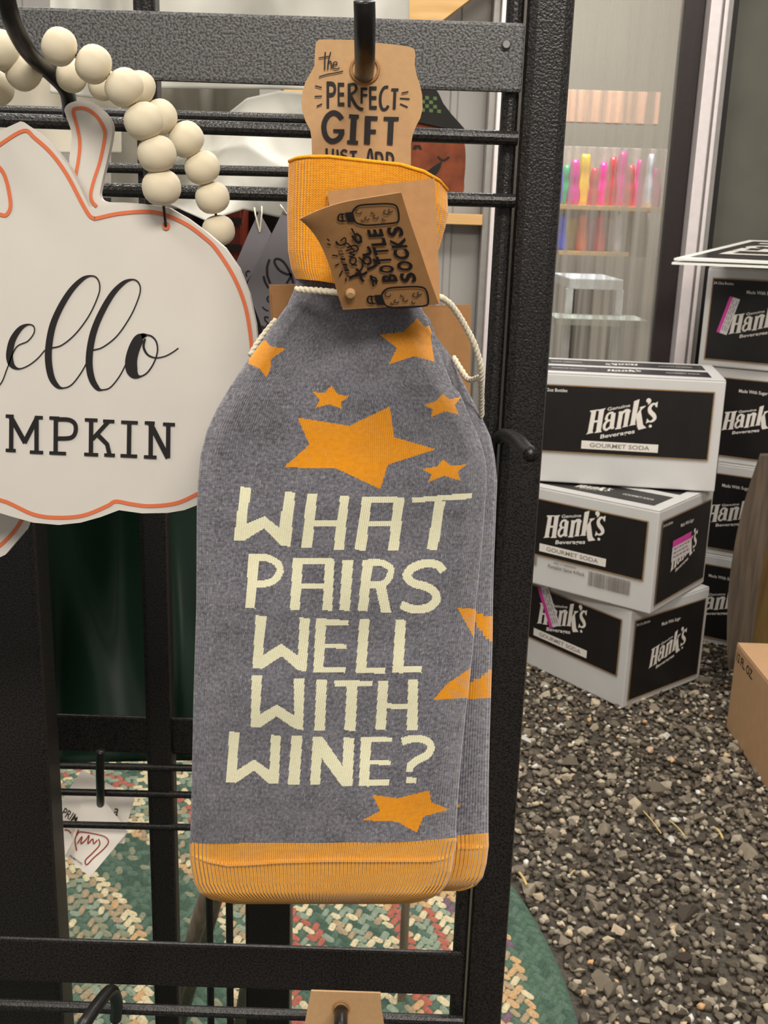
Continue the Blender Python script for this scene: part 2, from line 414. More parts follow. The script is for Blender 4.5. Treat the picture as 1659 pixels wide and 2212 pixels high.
me.polygons.add(len(FF)); me.polygons.foreach_set('loop_start', np.arange(0, FF.size, 3, dtype=np.int32))
me.update(calc_edges=True); at = me.attributes.new('tone', 'FLOAT', 'POINT'); at.data.foreach_set('value', TT)
me.materials.append(M['gravel']); g = bpy.data.objects.new('gravel', me); COL.objects.link(g); g.parent = floor
setp(g, 'fine loose gravel', None, None, 'stuff')

# back wall of ribbed steel siding with a pine girt and brace
def Xat(px, py, Y): return P1(px, py, Y)[0]
YD = 3.0
prof = []; x = -1.7; xe = Xat(1046, 380, YD)
while x < xe:
    prof += [(x, 0), (x+.055, 0), (x+.065, -.012), (x+.078, -.012), (x+.088, 0), (x+.13, 0), (x+.135, -.005), (x+.15, -.005), (x+.155, 0)]
    x += .19
prof = [(min(a, xe), b) for a, b in prof]
fr = [(a, YD+.06+b) for a, b in prof]; n = len(fr)
V = [(a, b, 0) for a, b in fr] + [(a, b, 2.9) for a, b in fr] + [(a, b+.02, 0) for a, b in fr] + [(a, b+.02, 2.9) for a, b in fr]
F = [(i, i+1, n+i+1, n+i) for i in range(n-1)] + [(2*n+i+1, 2*n+i, 3*n+i, 3*n+i+1) for i in range(n-1)]
setp(mesh('wall_back', V, F, M['metal_wall']), 'ribbed grey steel wall behind the rack', None, None, 'structure')
za = P1(1000, 462, YD)[2]; zb = P1(1000, 485, YD)[2]
V, F = box(-1.7, Xat(1041, 470, YD), YD-.03, YD+.045, zb, za, .002)
setp(mesh('trim_1', V, F, M['pine']), 'pale pine girt across the grey steel wall', None, None, 'structure')
a = P1(880, 45, 2.9); b_ = P1(1010, -55, 2.9); dirv = (b_-a)/np.linalg.norm(b_-a); nv = np.array([-dirv[2], 0, dirv[0]])
a = a - dirv*.35; b_ = b_ + dirv*.35; hw = .05
ring = np.array([a+nv*hw, b_+nv*hw, b_-nv*hw, a-nv*hw])
V, F = slab(ring, ring + np.array([0, .04, 0]))
setp(mesh('trim_2', V, F, M['pine']), 'diagonal pine brace high on the back wall', None, None, 'structure')

# glass door
def vbar(name, pxa, pxb, y0, y1, mat, parent, z0=0.0, z1=2.15, b=.002, Y=None):
    xa = Xat(pxa, 380, Y or YD); xb = Xat(pxb, 380, Y or YD)
    V, F = box(xa, xb, y0, y1, z0, z1, b); return mesh(name, V, F, mat, parent)
door = bpy.data.objects.new('door_1', None); COL.objects.link(door); door.location = Vector((Xat(1280, 380, YD), YD, 0))
setp(door, 'tall glass door with a dark stile and white jambs', None, None, 'structure')
vbar('jamb', 1046, 1061, YD-.02, YD+.05, M['alu_grey'], door)
vbar('jamb', 1061, 1077, YD-.05, YD+.05, M['alu'], door)
vbar('stile', 1078, 1130, YD-.01, YD+.035, M['stile'], door)
vbar('stile', 1443, 1483, YD-.015, YD+.035, M['stile'], door)
vbar('jamb', 1485, 1508, YD-.06, YD+.05, M['alu'], door)
vbar('jamb', 1508, 1515, YD-.045, YD+.05, M['alu_grey'], door)
vbar('jamb', 1515, 1523, YD-.055, YD+.05, M['alu'], door)
vbar('jamb', 1523, 1536, YD-.04, YD+.05, M['alu_grey'], door)
vbar('gasket', 1536, 1549, YD-.03, YD+.05, M['gasket'], door)
mg, nt, b = newmat('streaked_glass')
out = nt.nodes['Material Output']; tc = nt.nodes.new('ShaderNodeTexCoord'); mp = nt.nodes.new('ShaderNodeMapping'); mp.inputs['Scale'].default_value = (48, 1, .9)
nt.links.new(tc.outputs['Object'], mp.inputs['Vector']); ns = nt.nodes.new('ShaderNodeTexNoise'); ns.inputs['Scale'].default_value = 1; ns.inputs['Detail'].default_value = 5
nt.links.new(mp.outputs[0], ns.inputs['Vector']); mr = nt.nodes.new('ShaderNodeMapRange')
mr.inputs[1].default_value = .35; mr.inputs[2].default_value = .7; mr.inputs[3].default_value = .02; mr.inputs[4].default_value = .66
sx_ = nt.nodes.new('ShaderNodeSeparateXYZ'); nt.links.new(tc.outputs['Object'], sx_.inputs[0])
hz = nt.nodes.new('ShaderNodeMapRange'); hz.inputs[1].default_value = -.10; hz.inputs[2].default_value = .28; hz.inputs[3].default_value = -.06; hz.inputs[4].default_value = .16; nt.links.new(sx_.outputs['X'], hz.inputs[0])   # condensation thickens towards the stile
nt.links.new(math_node(nt, 'ADD', ns.outputs['Fac'], hz.outputs[0]), mr.inputs[0]); tr = nt.nodes.new('ShaderNodeBsdfTransparent'); ms = nt.nodes.new('ShaderNodeMixShader')
b.inputs['Base Color'].default_value = L((168, 162, 152)); b.inputs['Roughness'].default_value = .3
nt.links.new(mr.outputs[0], ms.inputs[0]); nt.links.new(tr.outputs[0], ms.inputs[1]); nt.links.new(b.outputs[0], ms.inputs[2]); nt.links.new(ms.outputs[0], out.inputs['Surface'])
pane = vbar('pane', 1128, 1445, YD+.005, YD+.011, mg, door, .02, 2.1, 0)
pane['label'] = 'pane streaked with running condensation'
win = bpy.data.objects.new('window_1', None); COL.objects.link(win); win.location = Vector((Xat(1700, 380, YD), YD, 0))
setp(win, 'dark grey-green glass panel right of the white jambs', None, None, 'structure')
M['dark_glass'] = plain('dark_cloudy_glass', (92, 90, 82), .18, 0, .14, 5)
vbar('pane', 1550, 2150, YD+.01, YD+.02, M['dark_glass'], win, 0, 2.15, 0)
vbar('frame', 1549, 1553, YD-.01, YD+.02, M['alu_grey'], win, 0, 2.15, .001)
# next room seen through the glass
V, F = box(-.2, 2.4, 5.2, 5.25, 0, 2.9)
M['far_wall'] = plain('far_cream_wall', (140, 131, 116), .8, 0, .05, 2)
setp(mesh('wall_far', V, F, M['far_wall']), 'pale wall of the room beyond the glass', None, None, 'structure')
def band(name, pxs, Y, th, mat, label, cat, kind=None):
    xa = Xat(pxs[0], (pxs[1]+pxs[3])/2, Y); xb = Xat(pxs[2], (pxs[1]+pxs[3])/2, Y); mid = (pxs[0]+pxs[2])/2
    zt = P1(mid, pxs[1], Y)[2]; zb = P1(mid, pxs[3], Y)[2]
    V, F = box(xa, xb, Y, Y+th, zb, zt, .002)
    return setp(mesh(name, V, F, mat), label, cat, None, kind)
M['peach'] = plain('peach_board', (214, 168, 138), .7, 0, .06)
band('trim_3', (1150, 195, 1425, 265), 4.6, .05, M['peach'], 'peach board over the far shelves behind the glass', None, 'structure')
M['bright'] = plain('white_gloss', (245, 247, 250), .3)
M['brownish'] = plain('dim_brown_card', (84, 70, 60), .7)
shelf = empty('wall_shelf', P1(1300, 565, 4.2), 'pine shelf rack of bright pouches seen through the glass', 'shelf')
for (a, t, c, d) in ((1180, 445, 1425, 455), (1200, 543, 1350, 552)):
    xa = Xat(a, t, 4.2); xb = Xat(c, t, 4.2); zt = P1(1300, t, 4.2)[2]; zb = P1(1300, d, 4.2)[2]
    V, F = box(xa, xb, 4.12, 4.4, zb, zt, .002); mesh('shelf_board', V, F, M['pine'], shelf)
V, F = box(Xat(1180, 445, 4.4), Xat(1440, 445, 4.4), 4.4, 4.42, P1(1300, 552, 4.4)[2], P1(1300, 318, 4.4)[2], .002); mesh('back_panel', V, F, plain('pale_back_panel', (196, 186, 172), .7), shelf)
pc = {'m': (226, 40, 150), 'y': (240, 200, 40), 'r': (222, 44, 60), 'b': (60, 80, 220), 'w': (225, 220, 225), 'g': (60, 170, 110), 'o': (236, 110, 50)}
PM = {k: plain('pouch_film_'+n, pc[k], .25, 0, .1, 30) for k, n in zip('myrbwgo', ('magenta', 'yellow', 'red', 'blue', 'white', 'green', 'orange'))}
CN = {'m': 'magenta', 'y': 'yellow', 'r': 'red', 'b': 'blue', 'w': 'white', 'g': 'green', 'o': 'orange'}
def pouch(px, w_, top, bot, k, lab, row=0):
    Y = 4.135 + .125*row; c = P1(px, bot, Y); t = P1(px, top, Y); c[2] = P1(1300, bot+1, 4.2)[2] + .001; wx = w_/FPX*Y*1.0; h = t[2]-c[2]
    rows = 12; V = []; F = []; n = 16; ph = .45 + .35*((px*7) % 10)/10
    for i in range(rows+1):
        f = i/rows; ww = wx*(.74 if row else .60)*(1 - .5*f**3 - .22*math.exp(-((f-ph)/.12)**2)); dd = .030*(1-f)**.5*(1 - .3*math.exp(-((f-ph)/.12)**2)) + .004
        for q in range(n):
            an = 2*math.pi*q/n; V.append((c[0]+ww*math.cos(an)*(1+.05*math.sin(3*an+6*f)), Y+.04+dd*math.sin(an)*.9, c[2]+h*f))
    for i in range(rows):
        for q in range(n): F.append((i*n+q, i*n+(q+1) % n, (i+1)*n+(q+1) % n, (i+1)*n+q))
    F += [tuple(range(n))[::-1], tuple(range(rows*n, rows*n+n))]
    setp(mesh('pouch', V, F, PM[k], None, True), lab, 'pouch', 'bright pouches behind the glass')
up = [(1208, 14, 'b'), (1222, 16, 'g'), (1240, 24, 'm'), (1262, 22, 'y'), (1283, 20, 'r'), (1302, 18, 'm'), (1322, 20, 'r'), (1342, 20, 'm'), (1362, 20, 'r'), (1382, 18, 'm'), (1402, 18, 'w'), (1418, 16, 'm')]
ordn = ['first', 'second', 'third', 'fourth', 'fifth', 'sixth', 'seventh', 'eighth', 'ninth', 'tenth', 'eleventh', 'twelfth']
for i, (px, w_, k) in enumerate(up): pouch(px, w_, 325+((i*5) % 7)*6, 444, k, f'{CN[k]} pouch on the upper shelf behind glass, {ordn[i]} from the rack post', i % 2)
lo = [(1215, 20, 'b'), (1236, 24, 'y'), (1258, 22, 'o'), (1278, 24, 'm'), (1298, 20, 'r'), (1318, 18, 'w'), (1336, 16, 'w')]
for i, (px, w_, k) in enumerate(lo): pouch(px, w_, 462+(i % 2)*7, 543, k, f'{CN[k]} pouch on the lower shelf behind glass, {ordn[i]} from the rack post', i % 2)
tb = empty('display_table', (*P1(1280, 600, 3.7)[:2], 0), 'bright white table with a dark front beyond the glass', 'table')
zt = P1(1280, 605, 3.7)[2]
V, F = box(Xat(1228, 605, 3.7), Xat(1345, 605, 3.7), 3.68, 4.05, zt-.03, zt+.005, .004); mesh('table_top', V, F, M['bright'], tb)
V, F = box(Xat(1250, 605, 3.7), Xat(1330, 605, 3.7), 3.7, 4.0, .05, zt-.03, .004); mesh('front_panel', V, F, M['brownish'], tb)
for xx in (1232, 1341):
    xv = Xat(xx, 605, 3.7); V, F = box(xv-.012, xv+.012, 3.69, 3.72, .0, zt-.03, .002); mesh('leg', V, F, M['bright'], tb)
M['mint'] = plain('mint_plastic', (120, 200, 160), .4)
band('display_crate', (1200, 690, 1400, 705), 3.5, .2, plain('pale_crate', (168, 172, 156), .6), 'pale low crate standing just beyond the glass', 'crate')

# ------------------------------------------------------------------ braided rug
def rugmat(name, c): return plain(name, c, .95, 0, .22, 300, .0008, .1)
RC = {'g': (88, 108, 94), 'dg': (72, 92, 80), 'lg': (136, 148, 130), 'c': (204, 190, 156), 't': (160, 142, 116), 'r': (168, 100, 86), 'p': (116, 92, 106), 'o': (190, 156, 116), 'gy': (132, 134, 112), 'bg': (82, 104, 88)}
RK = list(RC); RMAT = [rugmat('rug_yarn_'+k, RC[k]) for k in RK]
rug = empty('braided_rug', (RUGC[0], RUGC[1], 0), 'round braided rug in green, cream and red under the rack', 'rug')
q = np.linspace(0, 2*math.pi, 160, endpoint=False)
ring = np.stack([RUGC[0]+(RUGR-.004)*np.cos(q), RUGC[1]+(RUGR-.004)*np.sin(q)], 1)
V, F = slab(np.c_[ring, np.full(160, .006)], np.c_[ring, np.full(160, -.003)]); mesh('backing', V, F, RMAT[RK.index('dg')], rug)
def palette(r):
    if r > .972: return 'g g g bg bg dg'.split()
    if r > .905: return 'o o p t g c'.split()
    if abs(r-.876) < .0076 or abs(r-.817) < .0076: return 'r r r r o'.split()
    if r > .70: return 'g lg c c dg lg t'.split()
    if r > .64: return 'r g c lg r t'.split()
    if .44 < r < .545: return 'g dg dg g gy'.split()
    if abs(r-.425) < .013 or abs(r-.56) < .013: return 'c c c o t'.split()
    return 'gy lg t t c g gy'.split()
def braid(cond, name, label):
    V = []; F = []; fm = []; rw = .0122; rr = .30; row = 0
    while rr < RUGR - .006:
        pal = palette(rr); step = .0185; na = int(2*math.pi*rr/step)
        for k in range(na):
            th = 2*math.pi*(k + .5*(row % 2))/na
            cx, cy = RUGC[0]+rr*math.cos(th), RUGC[1]+rr*math.sin(th)
            if not (cond(rr) and -.75 < cx < .42 and 1.0 < cy < 2.35 and th < 2.2): continue
            tang = th + math.pi/2 + (.62 if row % 2 else -.62) + rng.uniform(-.12, .12)
            ex = np.array([math.cos(tang), math.sin(tang)]); ey = np.array([-ex[1], ex[0]])
            a, b2 = .0135*rng.uniform(.85, 1.15), .0078*rng.uniform(.85, 1.15); h = .0052*rng.uniform(.85, 1.15); n0 = len(V)
            for (u, v, z) in ((-1, 0, .0), (-.55, -.9, .0), (.55, -.9, .0), (1, 0, .0), (.55, .9, .0), (-.55, .9, .0), (-.5, -.3, 1), (.5, -.3, 1), (.5, .3, 1), (-.5, .3, 1)):
                p = ex*u*a + ey*v*b2; V.append((cx+p[0], cy+p[1], .004 + h*z))
            for f in ((0, 1, 6), (1, 2, 7, 6), (2, 3, 7), (3, 8, 7), (3, 4, 8), (4, 5, 9, 8), (5, 0, 9), (0, 6, 9), (6, 7, 8, 9)):
                F.append([i+n0 for i in f]); fm.append(0)
            ci = RK.index(pal[rng.integers(len(pal))]); fm[-9:] = [ci]*9
        rr += rw; row += 1
    o = mesh(name, V, F, None, rug, True, None, RMAT, fm); setp(o, label, None, None, 'stuff')
braid(lambda r: r > .972, 'green_border', 'plain green outer braid of the rug')
braid(lambda r: r <= .972, 'braided_bands', 'multicoloured braided bands')

# ------------------------------------------------------------------ cartons of soda
LS = 8.7316; LX, LY = 1250, 840      # the logo was read off at this magnification
def strk(path, wd, n=5): return ribbon(smooth(path, n), np.interp(np.linspace(0, 1, (len(path)-1)*n+1), np.linspace(0, 1, len(np.atleast_1d(wd))), np.atleast_1d(wd)))
LOGO = [poly(p) for p in (
 [(262,385),(350,365),(305,810),(215,840)], [(232,378),(390,345),(385,368),(238,408)], [(213,815),(315,790),(327,808),(188,850)],
 [(405,345),(500,325),(465,775),(375,795)], [(373,355),(528,312),(505,348),(398,378)], [(370,782),(475,758),(484,785),(342,815)], [(325,570),(405,552),(402,592),(322,610)],
 [(640,400),(722,396),(704,692),(622,722)], [(655,690),(720,670),(712,700),(672,725)],
 [(785,370),(865,350),(835,690),(757,705)], [(768,388),(802,352),(802,402)], [(742,692),(840,674),(850,696),(732,722)],
 [(905,352),(990,350),(960,642),(885,660)], [(885,645),(965,626),(978,645),(858,676)],
 [(1050,150),(1148,106),(1100,600),(1015,620)], [(1038,165),(1148,104),(1120,165)], [(1010,605),(1110,582),(1113,606),(992,636)],
 [(1108,425),(1188,275),(1160,290),(1174,255),(1277,224),(1262,250),(1215,292),(1130,445)], [(1112,455),(1192,330),(1255,600),(1322,655),(1180,706),(1150,650)],
 [(1372,125),(1352,178),(1306,208),(1330,150)], [(1492,132),(1490,255),(1440,175)], [(1322,470),(1306,572),(1375,532)])]
LOGO += [strk([(548,520),(572,440),(622,400),(680,400)], [46, 40, 40, 50]), disc((556, 525), 32), strk([(650,535),(572,568),(528,640),(530,715),(575,735),(630,680)], [24, 44, 52, 52, 40, 30]),
         strk([(850,400),(895,345),(955,330),(985,365)], [30, 44, 50, 50]), disc((1322, 124), 46), disc((1393, 618), 29),
         strk([(1478,240),(1440,182),(1390,200),(1352,270),(1372,340),(1432,396),(1462,455),(1430,510),(1375,530),(1328,505)], [20, 32, 48, 62, 84, 88, 66, 46, 30, 20])]
LOGO2D = join(*[(np.c_[v, np.zeros(len(v))], f) for v, f in LOGO]); LOGO2D = (LOGO2D[0][:, :2], LOGO2D[1])
LC = np.array([845.0, 480.0])        # its middle
def to_face(V, scale, cx, cy):        # zoom px -> metres on a carton face, y up
    d = (np.asarray(V, float)-LC)/LS*.001025*scale; return np.stack([cx+d[:, 0], cy-d[:, 1]], 1)
def hank_words(scale, cx, cy):
    P = []
    P.append(textquad('Genuine', to_face([(560, 300), (985, 200), (980, 262), (560, 368)], scale, cx, cy), .012))
    P.append(textquad('Beverages', to_face([(470, 840), (1112, 690), (1108, 800), (462, 945)], scale, cx, cy), .02))
    return P
def rect(x0, y0, x1, y1): return poly([(x0, y0), (x1, y0), (x1, y1), (x0, y1)])
def border(x0, y0, x1, y1, t): return join(*[(np.c_[v, np.zeros(len(v))], f) for v, f in (rect(x0, y0, x1, y0+t), rect(x0, y1-t, x1, y1), rect(x0, y0+t, x0+t, y1-t), rect(x1-t, y0+t, x1, y1-t))])
def flat(P):
    P = [(np.c_[v[:, :2], np.zeros(len(v))], f) for v, f in P]; v, f = join(*P); return v[:, :2], f

def carton(loc, yaw, ta, tb_, Lx, Wx, Hx, label, faces, top=True):
    """corner nearest the viewer at loc; u = short way back, v = long way left"""
    root = bpy.data.objects.new('soda_carton', None); COL.objects.link(root); root.empty_display_size = .02
    root.matrix_world = Matrix.Translation(Vector(loc)) @ (Matrix.Rotation(yaw, 4, 'Z') @ Matrix.Rotation(ta, 4, 'X') @ Matrix.Rotation(tb_, 4, 'Y'))
    setp(root, label, 'carton', 'soda cartons stacked by the door')
    def add(name, V, F, mat, parent=root):
        me = bpy.data.meshes.new(name); me.from_pydata(np.asarray(V, float).tolist(), [], [list(map(int, q)) for q in F]); me.materials.append(mat)
        o = bpy.data.objects.new(name, me); COL.objects.link(o); o.parent = parent; return o
    V, F = box(0, Wx, 0, Lx, 0, Hx, .003)
    V = np.array(V); V[:, 0] += .004*np.sin(V[:, 2]/Hx*3.1)*np.where(V[:, 0] < Wx/2, -1, 1)*.6
    add('carton_body', V, F, M['carton_white'])
    T = {'front': lambda p, e: np.stack([np.full(len(p), -e-.003*0), Lx-p[:, 0], p[:, 1]], 1),
         'end': lambda p, e: np.stack([p[:, 0], np.full(len(p), -e), p[:, 1]], 1),
         'near': lambda p, e: np.stack([p[:, 1], Lx-p[:, 0], np.full(len(p), Hx+.003+e)], 1),
         'far': lambda p, e: np.stack([Wx-p[:, 1], p[:, 0], np.full(len(p), Hx+.003+e)], 1)}
    if top:
        for nm, (a, b2) in (('flap', (0.001, Wx/2-.0015)), ('flap', (Wx/2+.0015, Wx-.001))):
            V, F = box(a, b2, .001, Lx-.001, Hx, Hx+.003, .001); add(nm, V, F, M['carton_white'])
        for side in ('near', 'far'):
            t = T[side]; v, f = rect(.028, .030, Lx-.028, Wx/2-.016); p = add('top_panel', t(v, .0005), f, M['carton_black'])
            v, f = flat([(to_face(LOGO2D[0], .52, Lx/2, .078), LOGO2D[1])] + hank_words(.52, Lx/2, .078)); add('logo', t(v, .0008), f, M['print_white'], p)
            v, f = flat([textquad('PREMIUM QUALITY', [(.055, .082), (.135, .082), (.135, .070), (.055, .070)], .01), textquad('GOURMET SODA', [(Lx-.125, .082), (Lx-.05, .082), (Lx-.05, .070), (Lx-.125, .070)], .01)])
            add('caption', t(v, .0008), f, M['print_white'], p)
    for fc, art, ex in faces:
        t = T[fc]; wid = Lx if fc == 'front' else Wx; b0, b1 = (.072, .024) if art == 'long' else (.016, .022); mx = .022 if art == 'long' else .014
        e0 = .0026
        v, f = rect(mx, b0, wid-mx, Hx-b1); p = add('printed_panel', t(v, e0), f, M['carton_black'])
        v, f = flat([border(mx, b0, wid-mx, Hx-b1, .0026)]); add('gold_line', t(v, e0+.0004), f, M['carton_gold'], p)
        s, cy = (1.0, b0+.089) if art == 'long' else (.86, Hx*.50)
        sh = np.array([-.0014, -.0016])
        lv = to_face(LOGO2D[0], s, wid/2, cy)
        dn = (t(lv[:1], 1.0)-t(lv[:1], 0.0))[0]*8e-6
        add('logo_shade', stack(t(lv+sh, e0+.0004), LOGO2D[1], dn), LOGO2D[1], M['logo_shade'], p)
        add('logo', stack(t(lv, e0+.0009), LOGO2D[1], dn), LOGO2D[1], M['print_white'], p)
        for v, f in hank_words(s, wid/2, cy): add('wordmark', t(v, e0+.0009), f, M['print_white'], p)
        if art == 'long':
            v, f = rect(wid/2-.086, b0+.012, wid/2+.086, b0+.031); bn = add('banner', t(v, e0+.0008), f, M['print_white'], p)
            v, f = textquad('GOURMET SODA', [(wid/2-.067, b0+.0265), (wid/2+.067, b0+.0265), (wid/2+.067, b0+.0165), (wid/2-.067, b0+.0165)], .012); add('caption', t(v, e0+.0012), f, M['print_grey'], bn)
            v, f = textquad('24-12oz Bottles', [(mx+.008, Hx-b1-.009), (mx+.072, Hx-b1-.009), (mx+.072, Hx-b1-.0165), (mx+.008, Hx-b1-.0165)], .01); add('caption', t(v, e0+.0009), f, M['print_white'], p)
        else:
            for v, f in ([textquad('Made With Sugar', [(wid/2-.034, Hx-b1-.026), (wid/2+.036, Hx-b1-.026), (wid/2+.036, Hx-b1-.037), (wid/2-.034, Hx-b1-.037)], .01),
                         textquad('24-12oz Bottles', [(mx+.004, Hx-b1-.009), (mx+.052, Hx-b1-.009), (mx+.052, Hx-b1-.0155), (mx+.004, Hx-b1-.0155)], .006)]): add('caption', t(v, e0+.0009), f, M['print_white'], p)
        if ex and ex[0] == 'barcode':
            bars = []; xx = wid/2+.046; r2 = random.Random(3)
            while xx < wid-.052:
                w2 = r2.choice([.0009, .0013, .002, .0027]); bars.append(rect(xx, b0-.0405, xx+w2, b0-.007)); xx += w2 + r2.choice([.0009, .0014, .002])
            xx = wid/2-.105; bars2 = []
            while xx < wid/2-.092: bars2.append(rect(xx, b0-.026, xx+.0012, b0-.002)); xx += .0021
            v, f = flat(bars2); add('barcode', t(v, e0+.0004), f, M['print_grey'])
            cap_ = [textquad('Pumpkin Spice 4-Pack', [(wid/2-.06, b0-.014), (wid/2+.036, b0-.014), (wid/2+.036, b0-.025), (wid/2-.06, b0-.025)], .012), textquad('845 17 0000504', [(wid/2-.045, b0-.005), (wid/2+.012, b0-.005), (wid/2+.012, b0-.010), (wid/2-.045, b0-.010)])]
            v, f = flat(bars); add('barcode', t(v, e0+.0004), f, M['print_grey'])
            for v, f in cap_: add('caption', t(v, e0+.0004), f, M['print_grey'])
        if ex and ex[0] == 'sticker':
            cx, cy2, ww, hh, an, side = ex[1:]; ca, sa = math.cos(an), math.sin(an)
            def R2(p): p = np.asarray(p, float); return np.stack([cx+p[:, 0]*ca-p[:, 1]*sa, cy2+p[:, 0]*sa+p[:, 1]*ca], 1)
            v, f = rect(-ww/2, -hh/2, ww/2, hh/2); st = add('price_label', t(R2(v), e0+.0014), f, M['label'])
            v, f = rect(-ww/2, hh/2-hh*.3, ww/2, hh/2); add('label_stripe', t(R2(v), e0+.0017), f, M['pink'], st)
            r2 = random.Random(5); ln = []
            for k in range(3):
                y_ = hh*(-.34+.19*k); x_ = -ww*.42
                while x_ < ww*.38: l_ = r2.uniform(.06, .16)*ww; ln.append(rect(x_, y_, x_+l_, y_+hh*.07)); x_ += l_ + .04*ww
            v, f = flat(ln); add('label_print', t(R2(v), e0+.0017), f, M['print_grey'], st)
    return root
carton((.559, 2.232, .003), .672, .004, -.006, .40, .288, .236, 'soda carton lowest of the near stack, with a slanted pink-striped label', [('front', 'long', ('sticker', .158, .172, .100, .036, -1.06+math.pi, 0)), ('end', 'end', None)])
carton((.591, 2.200, .2465), .895, -.004, -.004, .40, .291, .233, 'soda carton in the middle of the near stack, with a barcode', [('front', 'long', ('barcode',)), ('end', 'end', ('sticker', .126, .128, .098, .05, .02, 0))])
carton((.752, 2.360, .4885), 1.408, -.008, -.002, .44, .268, .253, 'topmost soda carton of the near stack, its long front facing the aisle', [('front', 'long', None), ('end', 'end', None)])
# the farther stack, end panels to the left, partly outside the picture
ys = 2.72; lb = P1(1508, 782, ys); an = math.radians(29)
near = lb + .267*np.array([math.cos(an), -math.sin(an), 0]); YAWS = math.atan2(math.cos(an), math.sin(an))
labs = ['soda carton topmost of the far stack, under the black boards', 'soda carton second from the top of the far stack', 'soda carton third from the top of the far stack, half behind the grey board', 'soda carton lowest of the far stack, on the gravel']
for k in range(4):
    z = .732 - k*.244; dx = (0, .012, -.004, -.012)[k]
    carton((near[0]+dx, near[1]+dx*.4, z), YAWS - math.radians(2*an*0) , 0, 0, .267, .40, .240, labs[k], [('front', 'end', ('sticker', .062, .128, .092, .026, 1.32, 0) if k == 0 else None)], top=True)
ZB = .7455 + .243 + .004
# boards lying on the far stack
zb = ZB + .012
A = onZ([(1456, 562)], zb)[0]; 
A = P1(1456, 558, 2.50); zb = A[2]
e1 = np.array([math.cos(math.radians(-14)), math.sin(math.radians(-14)), 0]); e2 = np.array([math.cos(math.radians(50)), math.sin(math.radians(50)), .10])
for k in range(2):
    z0 = zb - .0045 - k*.0092; s = A.copy(); s[2] = z0; s = s + e1*(-.004*k)
    ring = np.array([s, s+e1*.235, s+e1*.235+e2*.42, s+e2*.42]); 
    b_ = empty('display_board', ring.mean(0), ('black and white lettered board on top of the far carton stack', 'white board lying directly under the lettered board')[k], 'board', 'boards on the far carton stack')
    V, F = slab(ring + np.array([0, 0, .005]), ring); mesh('board', V, F, M['foam'], b_)
    if k == 0:
        i1, i2 = .022, .03
        inn = np.array([s+e1*i1+e2*i2, s+e1*(.235-.012)+e2*i2*.6, s+e1*(.235-.012)+e2*(.42-i2), s+e1*i1+e2*(.42-i2)]) + np.array([0, 0, .0056])
        pn = mesh('black_sheet', inn, [(0, 1, 2, 3)], M['foam_black'], b_)
        v, f, _ = text2d('LEST', .02); o3 = s + e1*.20 + e2*.40 + np.array([0, 0, .0064])
        W3 = o3 + np.outer(v[:, 0], -e2*.33) + np.outer(v[:, 1], -e1*.12)
        W3 = s + e1*.055 + e2*.10 + np.array([0, 0, .0064]) + np.outer(v[:, 0], e1*.30*0 + e2*.28) + np.outer(v[:, 1], -e1*-.13)
        mesh('lettering', W3, f, M['print_white'], pn)

# brown carton low right
bx = onZ([(1576, 1572)])[0]; X0 = .775; Yb = bx[1]; Hk = P1(1583, 1388, Yb)[2]
kb = empty('cardboard_box', (X0+.16, Yb-.17, 0), 'plain brown cardboard box on the gravel, marked 12 FL. OZ.', 'box')
V, F = box(X0, X0+.33, Yb-.42, Yb, 0, Hk-.002, .003); mesh('box_body', V, F, M['kraft_box'], kb)
for (a, b2) in ((X0+.001, X0+.1635), (X0+.1665, X0+.329)):
    V, F = box(a, b2, Yb-.419, Yb-.001, Hk-.002, Hk+.001, .0008); mesh('flap', V, F, M['kraft_box'], kb)
v, f, _ = text2d('12 FL. OZ.', .02); pts = np.stack([np.full(len(v), X0-.0006), Yb-.012-v[:, 0]*.105, Hk-.036+v[:, 1]*.02], 1); mesh('lettering', pts, f, M['ink'], kb)
v, f, _ = text2d('SODA', .01); pts = np.stack([X0+.075+v[:, 1]*.05, Yb-.05-v[:, 0]*.25, np.full(len(v), Hk+.0016)], 1); mesh('lettering', pts, f, M['soft_ink'], kb)

# leaning boards behind the brown box
def stave(name, edgeL, edgeR, Y0, th, mat, label):
    Lp = smooth(edgeL, 6); Rp = smooth(edgeR, 6)
    ring = onY(np.concatenate([Lp, Rp[::-1]]), Y0); back = ring + np.array([.012, th, 0])
    V, F = slab(ring, back); return setp(mesh(name, V, F, mat), label, 'board')
gz = onZ([(1600, 1440)])[0][1]
stave('wooden_board', [(1640, 985), (1612, 1070), (1590, 1160), (1574, 1270), (1570, 1385), (1573, 1445)], [(1730, 985), (1690, 1070), (1660, 1170), (1640, 1270), (1626, 1385), (1622, 1445)], 2.33, .03, M['old_wood'], 'weathered grey wooden board leaning beside the far cartons')
stave('wooden_board', [(1668, 1085), (1652, 1180), (1636, 1290), (1626, 1385), (1622, 1435)], [(1790, 1085), (1790, 1180), (1790, 1290), (1790, 1385), (1790, 1435)], 2.40, .03, M['olive_wood'], 'olive brown wooden board at the right edge behind the brown box')

